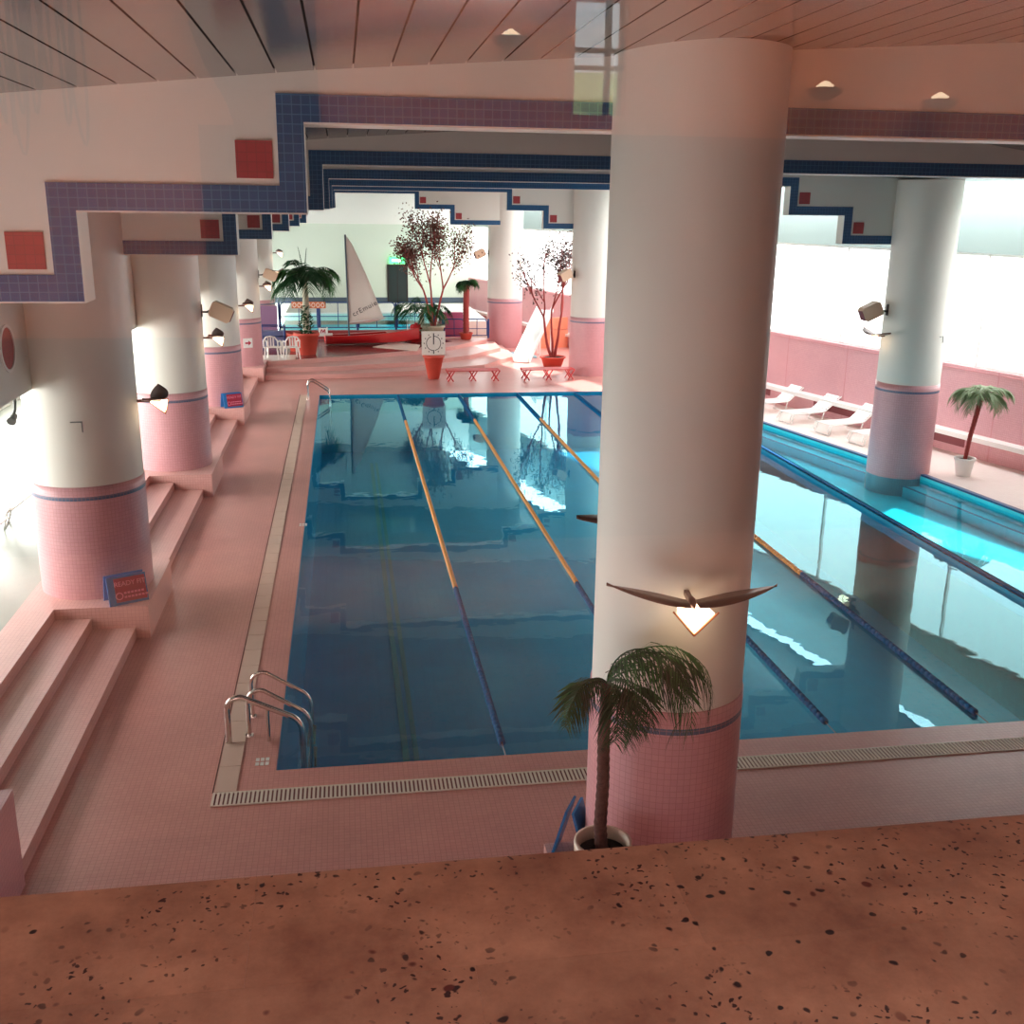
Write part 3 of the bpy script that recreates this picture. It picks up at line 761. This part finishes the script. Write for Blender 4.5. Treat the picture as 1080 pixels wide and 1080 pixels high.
def make_bird(label,loc,rz):
    t=thing('bird_lamp',label,'wall lamp',loc,rz,'seagull shaped wall lamps')   # local +y points out of the column... body at y 0
    wing_mesh(1).build('wing',M['birdwing'],t); wing_mesh(-1).build('wing',M['birdwing'],t)
    b=MB(); b.tube([(0,-.26,.01),(0,-.1,.02),(0,-.05,.02),(0,0,.01),(0,.05,.0)],lambda a:.008+.024*sin(pi*min(1,max(0,a))) ,10); b.build('body',M['birdwing'],t)
    g=MB(); g.add([(-.14,.12,-.012),(.14,.12,-.012),(.1,-.1,-.012),(-.1,-.1,-.012),(0,.1,-.18)],[(0,1,2,3),(1,0,4),(2,1,4),(3,2,4),(0,3,4)]); g.build('lamp_glass',M['birdlamp'],t)
    e=MB()
    for a,b_ in (((-.17,.125,.0),(0,.1,-.2)),((.17,.125,.0),(0,.1,-.2)),((-.12,-.1,.0),(0,.1,-.2)),((.12,-.1,.0),(0,.1,-.2))): e.tube([a,b_],.008,5)
    e.build('lamp_edging',M['brass'],t)
    MB().box(-.02,.02,-.295,-.1,-.02,.02).build('bracket',M['birdwing'],t)
    return t
def bird_at(cx,cy,R,ang,z,label,src=[None]):
    x=cx+(R+.3)*cos(ang); y=cy+(R+.3)*sin(ang); rz=ang-pi/2
    if src[0] is None: src[0]=make_bird(label,(x,y,z),rz); return src[0]
    return dup(src[0],(x,y,z),rz,label)
bird_at(2.66,8.07,.65,radians(-98),3.24,'large seagull shaped lamp glowing on the front of the big central column')
bird_at(2.66,8.07,.65,radians(90),3.3,'seagull lamp behind the central column, only one wing tip showing at its left')
bn=['first','second','third','fourth']
for i in range(1,5): bird_at(LX[i],ROWS[i],CR,0,3.3,'seagull lamp on the pool side of the %s left column'%bn[i-1])
bird_at(LX[5],ROWS[5],CR,0,4.15,'upper seagull lamp on the farthest left column')
bird_at(LX[5],ROWS[5],CR,radians(-20),3.35,'lower seagull lamp on the farthest left column')
bird_at(RX[2],ROWS[2]-.35,CR-.06,pi,3.3,'seagull lamp on the left side of the column standing in the water')
# speakers
def speaker(cx,cy,R,ang,z,label,src=[None]):
    if src[0]: return dup(src[0],(cx+R*cos(ang),cy+R*sin(ang),z),ang,label)
    t=thing('wall_speaker',label,'loudspeaker',(cx+R*cos(ang),cy+R*sin(ang),z),ang,'tan loudspeakers on the columns')
    T=Matrix.Translation((.42,0,.0))@Matrix.Rotation(radians(25),4,'Y')
    mb=MB(); pr=[]; w,h,c=.24,.17,.05
    for (a,b) in ((w,h),): 
        out=[(-w+c,-h),(w-c,-h),(w,-h+c),(w,h-c),(w-c,h),(-w+c,h),(-w,h-c),(-w,-h+c)]
    vs=[T@Vector((x,-.14,z_)) for x,z_ in out]+[T@Vector((x,.14,z_)) for x,z_ in out]; n=8
    mb.add(vs,[tuple(range(n)),tuple(range(2*n-1,n-1,-1))]+[((i+1)%n,i,n+i,n+(i+1)%n) for i in range(n)])
    mb.build('cabinet',M['speaker'],t)
    g=MB(); g.box(.241,.25,-.12,.12,-.12,.12,T); g.build('grille',M['grille'],t)
    k=MB(); k.tube([(0,0,0),(.12,0,0),(.2,0,.04)],.022,8); k.box(0,.02,-.05,.05,-.1,.16); k.build('bracket',M['black'],t)
    src[0]=t; return t
speaker(LX[2],ROWS[2],CR,0,3.86,'tan loudspeaker above the seagull lamp on the second left column')
speaker(LX[4],ROWS[4],CR,0,3.7,'tan loudspeaker above the seagull lamp on the fourth left column')
speaker(RX[2],ROWS[2]-.35,CR-.06,pi,3.88,'tan loudspeaker with maroon front on the column standing in the water')
speaker(RX[4]+.05,ROWS[4],CR,radians(200),3.75,'tan loudspeaker on the column at the far pool corner')
speaker(RX[5],48.4,CR,radians(190),4.15,'grey looking loudspeaker on the farthest right column')
t=thing('spot_lamp','small grey spot lamp under the hanging wall at the left photo edge','spot lamp',(-4.42,14.9,3.6))
MB().tube([(0,0,0),(0,-.05,-.18),(0,-.2,-.28)],.02,8).build('bracket',M['lampmetal'],t)
MB().tube([(0,-.1,-.25),(0,-.26,-.3)],.04,12,r1=.06).build('lamp_head',M['lampmetal'],t)

# ------------------------------------------------------------------ plants
def frond(base,az,L,e0,droop,nl=22,ll=.3,rr=.008,leafdroop=.5,w=.02,rng=RNG):
    mb=MB(); pts=[]; p=Vector(base); e=e0; n=14
    for k in range(n+1):
        pts.append(p.copy()); st=L/n
        p=p+Vector((cos(az)*cos(e),sin(az)*cos(e),sin(e)))*st
        e-=droop/n*(1+.6*k/n)
    mb.tube(pts,rr,5,r1=rr*.3,caps=False)
    side=Vector((-sin(az),cos(az),0))
    for k in range(nl):
        a=.12+.88*k/(nl-1); f=a*n; i=min(n-1,int(f)); q=pts[i].lerp(pts[i+1],f-i); d=(pts[i+1]-pts[i]).normalized()
        l=ll*(.45+.9*sin(pi*min(.97,a*.85+.1)))*rng.uniform(.85,1.1)
        for sg in (1,-1):
            v=(side*sg*.8+d*.65+Vector((0,0,-leafdroop*rng.uniform(.4,1.2)))).normalized()
            m_=q+v*l*.5+Vector((0,0,.02*l)); tip=q+v*l+Vector((0,0,-leafdroop*l*.45))
            u=d*w
            mb.add([q-u*.5,q+u*.5,m_+u*.5,tip,m_-u*.5],[(0,1,2,3,4)])
    return mb
def pot_profile(r,h,rim=.03): return [(r*.68,0),(r*.72,h*.05),(r*.95,h*.86),(r*1.05,h*.87),(r*1.05,h),(r*.93,h),(r*.9,h*.86)]
def trunk_mb(pts,r0,r1,rings=0):
    P=[Vector(p) for p in pts]; out=[]
    m=rings or 24
    for k in range(m+1):
        f=k/m*(len(P)-1); i=min(len(P)-2,int(f)); out.append(P[i].lerp(P[i+1],f-i))
    return MB().tube(out,(lambda a:(r0+(r1-r0)*a)*(1+.12*(int(a*m)%2))),10)
def palm(label,loc,pr,ph,potmat,tpts,tr,fr_,name='potted_palm',trmat='trunk',leafmat='leaf',lw=.022,nl=24):
    t=thing(name,label,'potted palm',loc)
    MB().lathe(pot_profile(pr,ph),n=32).build('pot',M[potmat],t)
    MB().lathe([(pr*.9,ph*.86),(pr*.4,ph*.9)],n=24).build('soil',M['soil'],t)
    trunk_mb(tpts,tr[0],tr[1],40).build('trunk',M[trmat],t)
    for k,(az,L,e0,dr,ll) in enumerate(fr_):
        frond(tpts[-1],az,L,e0,dr,nl,ll,.008,.55,lw).build('frond',M[leafmat if k%3 else 'leaf2'] if leafmat=='leaf' else M[leafmat],t)
    return t
r=random.Random(3)
F=[]
for k in range(7): F.append((radians(-32+r.uniform(-26,20)),r.uniform(.95,1.3),radians(r.uniform(50,82)),radians(r.uniform(120,150)),.27))
for k in range(5): F.append((radians(r.uniform(-120,-50)),r.uniform(.55,.8),radians(r.uniform(10,60)),radians(r.uniform(110,150)),.22))
for k in range(4): F.append((radians(r.uniform(150,230)),r.uniform(.45,.65),radians(r.uniform(0,50)),radians(r.uniform(90,140)),.2))
palm('slender palm with arching fronds in a cream pot before the big central column',(1.95,7.3,.4),.225,.76,'cream_pot',[(0,0,.6),(-.03,0,.9),(-.02,0,1.3),(-.03,0,1.7),(-.02,0,2.16)],(.052,.046),F,lw=.012,nl=26)
F=[]
for k in range(19): F.append((2*pi*k/19*3.1+r.uniform(-.2,.2),r.uniform(1.4,1.8),radians(r.uniform(15,78)),radians(r.uniform(80,140)),.55))
F+= [(0.5,1.2,radians(86),radians(5),.05),(2.6,1.25,radians(84),radians(8),.05)]
t=palm('big dark green palm in a terracotta pot at the far left corner of the pool',(-1.5,42.3,.5),.48,.85,'terracotta',[(0,0,.7),(0,0,1.4),(.02,0,2.2),(0,0,2.85)],(.13,.1),F,trmat='palegrey',lw=.045,nl=18)
mb=MB(); rr=random.Random(5)
for k in range(260):
    a=rr.uniform(0,2*pi); z=rr.uniform(.75,1.9); q=(1.9-z)/1.15; rad=.12+.3*q*rr.random(); c=Vector((rad*cos(a),rad*sin(a),z)); d=Vector((cos(a)*.6,sin(a)*.6,rr.uniform(-.6,.6))).normalized()*.16; s_=Vector((-sin(a),cos(a),0))*.05
    mb.add([c-d*.5,c+s_,c+d*.7,c-s_],[(0,1,2,3)])
mb.build('climbing_leaves',M['leaf'],t)
F=[]
for k in range(14): F.append((2*pi*k/14+r.uniform(-.2,.2),r.uniform(.55,.8),radians(r.uniform(10,65)),radians(r.uniform(90,140)),.25))
palm('small palm with a thick red trunk by the short blue railing',(5.3,46.9,.5),.3,.3,'terracotta',[(0,0,.2),(.0,0,1.5),(.02,0,2.4)],(.13,.12),F,trmat='redtrunk')
F=[]
for k in range(12): F.append((2*pi*k/12+r.uniform(-.2,.2),r.uniform(.7,.95),radians(r.uniform(10,60)),radians(r.uniform(90,130)),.3))
palm('thin palm in a white pot on the sunlit deck before the right wall',(14.75,22.9,0),.24,.45,'white_plastic',[(0,0,.4),(.06,0,1.0),(.16,0,1.6),(.22,0,1.98)],(.045,.06),F,trmat='redtrunk',leafmat='leafpale')

def tree(label,loc,pot,seeds,levels,leafmat,bark,leafn,leafs,nm='potted_tree',spread=.5,seed=1,sc=.2):
    R_=random.Random(seed)
    t=thing(nm,label,'potted tree',loc)
    pr,ph,pm=pot
    MB().lathe(pot_profile(pr,ph),n=32).build('pot',M[pm],t)
    MB().lathe([(pr*.9,ph*.86),(pr*.4,ph*.92)],n=24).build('soil',M['soil'],t)
    tips=[]; mb=MB()
    def grow(p,d,L,r,lv):
        pts=[p]; q=p.copy(); dd=d.copy(); n=6
        for k in range(n):
            dd=(dd+Vector((R_.uniform(-.1,.1),R_.uniform(-.1,.1),R_.uniform(0,.09)))).normalized(); q=q+dd*L/n; pts.append(q.copy())
        mb.tube(pts,r,6,r1=r*.62,caps=False)
        if lv<=1: tips.extend(pts[2:])
        if lv==0: return
        for k in range(3 if lv<3 else 2):
            a=R_.uniform(0,2*pi); s_=Vector((cos(a),sin(a),0))*spread*R_.uniform(.5,1.1)
            st=pts[-1] if k<2 else pts[R_.randint(3,5)]
            grow(st,(dd+s_).normalized(),L*R_.uniform(.6,.8),r*.6,lv-1)
    for (p,d,L,rr_) in seeds: grow(Vector(p),Vector(d).normalized(),L,rr_,levels)
    mb.build('branches',M[bark],t)
    lf=MB()
    for k in range(leafn):
        c=R_.choice(tips)+Vector((R_.gauss(0,sc),R_.gauss(0,sc),R_.gauss(0,sc)))
        d=Vector((R_.uniform(-1,1),R_.uniform(-1,1),R_.uniform(-1,.4))).normalized(); s_=d.orthogonal().normalized()*leafs*.3; d=d*leafs
        lf.add([c-d*.5,c+s_,c+d*.5,c-s_],[(0,1,2,3)])
    lf.build('foliage',M[leafmat],t); return t
tree('tall potted tree with many reddish brown leaves behind the square pace clock',(3.75,45.9,.5),(.5,.75,'palegrey'),
     [((-.05,0,.7),(-.2,0,1),1.55,.06),((.08,0,.7),(.12,.1,1),1.6,.06),((0,.08,.7),(.0,-.1,1),1.8,.055)],3,'dryleaf','redtrunk',3600,.12,spread=.42,seed=11)
tree('potted tree with bare red stems and sparse dark leaves at the far right corner',(8.22,41.7,0),(.5,.42,'terracotta'),
     [((-.05,0,.38),(-.42,0,1),1.75,.065),((.08,0,.38),(.2,.1,1),1.75,.065),((0,.0,.38),(.0,-.1,1),1.9,.055)],3,'duskleaf','redtrunk',1500,.12,spread=.45,seed=9)
F=[]
for k in range(18): F.append((2*pi*k/18*2.3+r.uniform(-.2,.2),r.uniform(1.4,1.9),radians(r.uniform(25,70)),radians(r.uniform(90,140)),.42))
palm('low spreading fan of dark palm fronds under the tall brown-leaved tree',(3.3,46.35,.5),.4,.55,'palegrey',[(0,0,.5),(0,0,.9),(0,0,1.25)],(.1,.09),F,trmat='palegrey')
t=thing('terracotta_planter','small terracotta planter behind the big potted palm','planter',(-1.95,43.4,.5))
MB().lathe(pot_profile(.36,.7),n=24).build('pot',M['terracotta'],t); MB().lathe([(.3,.6),(.1,.63)],n=16).build('soil',M['soil'],t)

# ------------------------------------------------------------------ sailing boat
t=thing('sailing_dinghy','red sailing dinghy with a tall white sail on the far terrace','sailing boat',(1.15,45.35,.5),radians(8))
mb=MB(); st=14; vs=[]; 
for k in range(st+1):
    a=k/st; x=-2.0+4.0*a
    w=.62*sin(pi*min(1,(.24+a*.76)))**.65 if a<1 else .0
    w=.55*(1-(max(0,a-.35)/.65)**2.2) if a>.35 else .55*(.72+.28*a/.35)
    w=max(w,.01); kz=.05+.12*max(0,a-.6)**2*6; top=.42+.22*a*a
    for (f,z) in ((-1,top),(-.96,top-.08),(-.7,kz+.08),(0,kz-.03),(.7,kz+.08),(.96,top-.08),(1,top)): vs.append((x,w*f,z))
fs=[]
for k in range(st):
    for i in range(6): fs.append((k*7+i,k*7+i+1,(k+1)*7+i+1,(k+1)*7+i))
fs.append(tuple(range(7)))
mb.add(vs,fs,True); mb.build('hull',M['red_paint'],t)
dk=MB(); vs2=[]; fs2=[]
for k in range(st+1):
    v0=vs[k*7]; v1=vs[k*7+6]; vs2+= [(v0[0],v0[1],v0[2]),(v0[0],v0[1]*.6,v0[2]-.01 if k in(0,1) or k>9 else v0[2]-.015),(v1[0],v1[1]*.6,v1[2]-.015),(v1[0],v1[1],v1[2])]
for k in range(st):
    fs2.append((k*4,(k+1)*4,(k+1)*4+1,k*4+1)); fs2.append((k*4+2,(k+1)*4+2,(k+1)*4+3,k*4+3))
    if k>8 or k<1: fs2.append((k*4+1,(k+1)*4+1,(k+1)*4+2,k*4+2))
dk.add(vs2,fs2); dk.build('deck',plain('dusty_red_deck',srgb(190,80,76),.4),t)
MB().tube([(-1.0,0,.1),(-1.05,0,4.5)],.035,8).build('mast',M['greyrail'],t)
MB().tube([(-1.0,0,.92),(.55,0,1.12)],.025,8).build('boom',M['white_plastic'],t)
sl=MB(); n=12; vs=[]; 
for k in range(n+1):
    a=k/n; z=.85+3.6*a; xl=-1.0-.03*a; xr=(.52-1.45*a**.9)+.1*sin(pi*a)
    if k==n: xr=xl+.03
    for j in range(7):
        b=j/6; vs.append((xl+(xr-xl)*b,.13*sin(pi*b)*(1-a)-.0,z+.2*b*(1-a)-.06*sin(pi*b)*(1-a)*(1 if k==0 else 0)))
fs=[(k*7+j,k*7+j+1,(k+1)*7+j+1,(k+1)*7+j) for k in range(n) for j in range(6)]
sl.add(vs,fs,True); so=sl.build('sail',M['sail'],t)
sd=so.modifiers.new('thick','SOLIDIFY'); sd.thickness=.006
text_mesh('sail_lettering','crEmuie',.3,M['black'],so,Matrix.Translation((-.32,-.02,1.5))@Matrix.Rotation(radians(-26),4,'Y')@Matrix.Rotation(radians(90),4,'X'),.003,1.15)
mb=MB(); mb.tube([(1.5,0,.5),(1.5,0,1.05)],.02,6); mb.tube([(-1.9,.1,.4),(-1.9,.1,.75)],.02,6); mb.box(-2.25,-1.7,-.03,.03,.42,.5); mb.build('fittings',M['white_plastic'],t)
t=thing('red_barrel','red barrel standing at the right end of the boat','barrel',(3.05,46.2,.5))
MB().lathe([(.24,0),(.27,.05),(.29,.35),(.27,.7),(.22,.74),(.08,.76),(.08,.82)],n=24).build('drum',M['red_paint'],t)
MB().lathe([(.3,.34),(.3,.38)],n=24,caps=False).build('hoop',M['sign_red'],t)
t=thing('pictogram_sign','small white warning sign on the low dark red wall behind the boat','sign',(-.95,46.97,.66))
MB().box(-.2,.2,0,.02,0,.36).build('plate',M['white_plastic'],t)
mb=MB(); mb.box(-.12,-.08,-.006,0,.06,.26); mb.box(.06,.1,-.006,0,.06,.26); mb.prism_xz([(-.1,.3),(0,.12),(.02,.16),(.1,.3),(.04,.3),(0,.22),(-.04,.3)],-.006,0); mb.build('figure',M['sign_red'],t)

# chairs
def chair(loc,rz,label):
    t=thing('plastic_chair',label,'chair',loc,rz,'white plastic garden chairs')
    MB().box(-.24,.24,-.22,.22,.42,.45).build('seat',M['white_plastic'],t)
    for sx in (-1,1):
        for sy in (-1,1): MB().tube([(sx*.22,sy*.2,.43),(sx*.27,sy*.26,0)],.028,6).build('leg',M['white_plastic'],t)
    mb=MB(); pts=[(-.27,.24,.42),(-.26,.27,.7),(-.16,.3,.84),(0,.31,.87),(.16,.3,.84),(.26,.27,.7),(.27,.24,.42)]; mb.tube(pts,.03,6)
    for x in (-.1,0,.1): mb.box(x-.025,x+.025,.24,.27,.45,.85)
    mb.build('backrest',M['white_plastic'],t)
    for sx in (-1,1): MB().tube([(sx*.26,-.25,.2),(sx*.27,-.24,.62),(sx*.28,-.1,.66),(sx*.27,.26,.67)],.028,6).build('armrest',M['white_plastic'],t)
    return t
c0=chair((-2.75,41.2,.5),radians(170),'left white plastic chair beside the fourth left column')
dup(c0,(-2.05,41.15,.5),radians(195),'white plastic chair next to the big potted palm')

# benches
def bench(loc,rz,label,W=1.95):
    t=thing('folding_bench',label,'bench',loc,rz,'coral red slatted benches at the far pool end')
    for k in range(6): MB().box(0,W,k*.115,k*.115+.09,.38,.405).build('slat',M['red_bench'],t)
    for q in (.14,W/2,W-.14):
        mb=MB()
        for y in (.06,.58):
            mb.tube([(q-.14,y,.38),(q+.1,y,0)],.022,6); mb.tube([(q+.14,y,.38),(q-.1,y,0)],.022,6)
        mb.tube([(q-.02,.06,.2),(q-.02,.58,.2)],.018,6)
        mb.build('crossed_legs',M['red_bench'],t)
    return t
b0=bench((3.62,38.15,0),0,'coral red low bench right of the square pace clock')
dup(b0,(6.45,38.2,0),radians(2),'coral red low bench in front of the bare-stemmed potted tree')

# pace clock
t=thing('pace_clock','square white swim pace clock standing on a terracotta pot','clock',(3.2,39.0,0))
MB().lathe([(.2,0),(.22,.05),(.36,.78),(.4,.79),(.4,.87),(.1,.87)],n=28).build('stand_pot',M['terracotta'],t)
MB().box(-.43,.43,-.06,.04,.88,1.74).build('case',M['clockface'],t)
mb=MB(); n=36
for k in range(n):
    if k in (9,10,27): continue
    a0,a1=2*pi*k/n,2*pi*(k+1)/n
    mb.add([(.25*cos(a0),-.064,1.31+.25*sin(a0)),(.275*cos(a0),-.064,1.31+.275*sin(a0)),(.275*cos(a1),-.064,1.31+.275*sin(a1)),(.25*cos(a1),-.064,1.31+.25*sin(a1))],[(0,1,2,3)])
mb.build('dial_ring',M['black'],t)
mb=MB(); mb.box(-.018,.018,-.068,-.062,1.27,1.68); mb.box(-.01,.02,-.068,-.062,.93,1.06); mb.build('hand',M['black'],t)
mb=MB()
for k in range(12):
    a=2*pi*k/12; mb.box(.345*cos(a)-.02,.345*cos(a)+.02,-.064,-.062,1.31+.345*sin(a)-.025,1.31+.345*sin(a)+.025)
mb.build('numerals',plain('grey_print',srgb(120,110,112),.5),t)

# A-frame signs
def aframe(loc,rz,label,txt=True,W=.56,H=.42):
    t=thing('a_frame_sign',label,'sign',loc,rz,'blue a-frame signs on the plinths')
    T1=Matrix.Translation((0,-.16,0))@Matrix.Rotation(radians(-15),4,'X'); T2=Matrix.Translation((0,.16,0))@Matrix.Rotation(radians(15),4,'X')
    p=MB(); p.box(-W/2,W/2,-.012,.012,0,H,T1); pa=p.build('board',M['sign_blue'],t)
    p=MB(); p.box(-W/2,W/2,-.012,.012,0,H,T2); p.build('board',M['sign_blue'],t)
    if txt: q=MB(); q.box(-W/2+.1,W/2-.02,-.018,-.012,.04,H-.03,T1); q.build('poster',M['sign_red'],pa)
    if txt:
        text_mesh('lettering','READY FIT',.1,M['sign_pink'],pa,T1@Matrix.Translation((.04,-.021,H-.12))@Matrix.Rotation(radians(90),4,'X'),.002,.95)
        b=MB()
        for k,(x0,x1) in enumerate(((-.06,.24),(-.06,.25))): 
            z=.15-k*.06
            x=x0
            while x<x1: b.box(x,x+.035,-.022,-.018,z,z+.03,T1); x+=.05
        for a in range(16):
            a0,a1=2*pi*a/16,2*pi*(a+1)/16; c=(-.13,.13)
            b.add([T1@Vector((c[0]+rr_*cos(aa),-.022,c[1]+rr_*sin(aa))) for rr_,aa in ((.04,a0),(.056,a0),(.056,a1),(.04,a1))],[(0,1,2,3)])
        b.build('small_print',M['sign_pink'],pa)
    return t
aframe((-3.3,15.22,.5),radians(27),'blue and red a-frame sign reading READY FIT on the nearest left plinth')
aframe((-3.3,30.98,.5),radians(27),'smaller looking blue a-frame sign on the third left plinth')
aframe((1.93,8.3,.4),radians(62),'blue a-frame sign seen edge-on behind the potted palm at the central column',False,.3,.5)
t=thing('arrow_sign','small white sign with a red arrow on the pink foot of the fourth left column','sign',(LX[4]+.35,ROWS[4]-CR+.04,1.35),radians(24))
MB().box(-.17,.17,-.02,.0,-.17,.17).build('plate',M['white_plastic'],t)
mb=MB(); mb.box(-.1,.02,-.026,-.02,-.03,.03); mb.prism_xz([(.02,-.09),(.12,0),(.02,.09)],-.026,-.02); mb.build('arrow',M['sign_red'],t)

# loungers
def lounger(loc,rz,label,group):
    t=thing('sun_lounger',label,'sun lounger',loc,rz,group)     # foot at x=0, head towards +x
    for sy in (-.3,.3): MB().tube([(0,sy,.1),(.05,sy,.3),(1.2,sy,.32),(1.3,sy,.34),(1.85,sy,.75)],.02,6).build('side_rail',M['white_plastic'],t)
    mb=MB(); 
    for k in range(12): mb.box(.06+k*.098,.06+k*.098+.075,-.29,.29,.325,.34)
    mb.build('seat_slats',M['white_plastic'],t)
    T=Matrix.Translation((1.26,0,.335))@Matrix.Rotation(radians(-38),4,'Y'); mb=MB()
    for k in range(7): mb.box(k*.1,k*.1+.08,-.29,.29,0,.015,T)
    mb.build('backrest_slats',M['white_plastic'],t)
    for x in (.15,1.25):
        MB().tube([(x-.0,-.3,.3),(x-.08,-.3,.02),(x-.08,.3,.02),(x,.3,.3)],.02,6).build('leg_hoop',M['white_plastic'],t)
    return t
ang=atan2(.25,1)
g='white loungers on the sunlit right deck'
l0=lounger((12.55,31.4,0),ang,'white lounger farthest along the right deck, beside the central column',g)
dup(l0,(12.95,29.6,0),ang,'white lounger second farthest on the right deck',g)
dup(l0,(13.35,27.9,0),ang,'white lounger third on the right deck, before the column in the water',g)
dup(l0,(13.7,26.5,0),ang,'white lounger nearest on the right deck, half hidden by the column in the water',g)
dup(l0,(15.4,20.8,0),ang,'white lounger cut by the right photo edge',g)
dup(l0,(-7.3,17.3,.5),radians(8),'white lounger on the grey floor at the left photo edge','white loungers in the left hall')
dup(l0,(-7.3,19.2,.5),radians(8),'white lounger on the grey floor behind the left-edge one','white loungers in the left hall')

# far right corner
t=thing('water_slide','short white slide sloping down at the far right corner','slide',(7.15,42.9,0),radians(62))
T=Matrix.Rotation(radians(-30),4,'Y'); mb=MB(); mb.box(0,3.7,-.32,.32,0,.05,T); mb.box(0,3.7,-.36,-.32,0,.28,T); mb.box(0,3.7,.32,.36,0,.28,T); mb.build('chute',M['white_plastic'],t)
for x,h in ((1.5,.8),(3.1,1.72)):
    MB().tube([(x,-.3,0),(x,-.3,h)],.04,8).build('leg',M['white_plastic'],t); MB().tube([(x,.3,0),(x,.3,h)],.04,8).build('leg',M['white_plastic'],t)
t=thing('padded_barrier','orange padded barrier along the right wall behind the bare-stemmed tree','barrier',(8.55,47.4,0),radians(14))
MB().box(0,1.6,0,.3,0,.8).build('lower_pad',M['orange_wall'],t); MB().box(0,1.6,.05,.3,.83,1.35).build('upper_pad',M['orange_wall'],t)
tag(MB().box(0,.95,0,1.6,0,.05).build('blue_mat',M['mat_blue'],None,(7.1,44.3,.0)),'light blue mat lying on the floor beside the white slide','mat')
# small marks on columns: access plates
for (cx,cy,R_,a,z,lab) in ((LX[1],ROWS[1],CR,-82,3.0,'small outlined access plate on the first left column'),(RX[2],ROWS[2]-.35,CR-.06,-60,3.2,'tiny dark mark on the column standing in the water')):
    t=thing('access_plate',lab,'wall plate',(cx+(R_+.004)*cos(radians(a)),cy+(R_+.004)*sin(radians(a)),z),radians(a+90))
    mb=MB(); mb.box(-.09,.07,-.006,.006,.14,.155); mb.box(.055,.07,-.006,.006,0,.155); mb.build('edge_line',M['lampmetal'],t)

# ------------------------------------------------------------------ lights
def area(name,loc,rot,sx,sy,power,col):
    l=bpy.data.lights.new(name,'AREA'); l.shape='RECTANGLE'; l.size=sx; l.size_y=sy; l.energy=power; l.color=col
    o=bpy.data.objects.new(name,l); o.location=loc; o.rotation_euler=rot; COL.objects.link(o); return o
area('gallery_wall_fill',(1.5,-3.95,7.74),(radians(-8),0,0),10.5,.2,155,(1,.68,.5))  # unseen strip light added to brighten and grade the mirrored rear wall
area('gallery_ceiling_light',(.5,-.6,7.76),(0,0,0),4,.6,30,(1,.76,.66))
pl_=bpy.data.lights.new('gallery_left_fill','POINT'); pl_.energy=130; pl_.color=(1,.6,.4); pl_.shadow_soft_size=.08  # unseen warm fill, no fixture, added to brighten the rear wall's left part
po_=bpy.data.objects.new('gallery_left_fill',pl_); COL.objects.link(po_); po_.location=(-2.7,-3.95,6.15)
sl_=bpy.data.lights.new('sun','SUN'); sl_.energy=7; sl_.angle=radians(1.5); sl_.color=(1,.96,.9)
so_=bpy.data.objects.new('sun',sl_); COL.objects.link(so_); so_.location=(40,30,40)
so_.rotation_euler=Vector((-.38,-.30,-.87)).to_track_quat('-Z','Y').to_euler()
W_=bpy.data.worlds.new('World'); S.world=W_; W_.use_nodes=True
bg=W_.node_tree.nodes['Background']; bg.inputs[0].default_value=(.95,.98,1,1); bg.inputs[1].default_value=7

# ------------------------------------------------------------------ camera
cam=bpy.data.cameras.new('camera'); co=bpy.data.objects.new('camera',cam); COL.objects.link(co)
cam.sensor_fit='HORIZONTAL'; cam.sensor_width=36; cam.lens=1111/1080*36; cam.clip_start=.02; cam.clip_end=300
X=Vector((0.98802973,-0.15376165,0.01243394)); D=Vector((-0.0307135,-0.27506251,-0.96093564)); Fw=Vector((0.15117516,0.94905109,-0.2764925))
mw=Matrix(((X.x,-D.x,-Fw.x,0),(X.y,-D.y,-Fw.y,0),(X.z,-D.z,-Fw.z,6.1),(0,0,0,1)))
co.matrix_world=mw
S.camera=co
S.view_settings.view_transform='Standard'; S.view_settings.look='None'; S.view_settings.gamma=1
S.view_settings.use_curve_mapping=False; S.view_settings.exposure=0.5
S.cycles.max_bounces=10; S.cycles.diffuse_bounces=6; S.cycles.glossy_bounces=4; S.cycles.transparent_max_bounces=12
S.cycles.caustics_reflective=False; S.cycles.caustics_refractive=False
S.cycles.sample_clamp_indirect=6
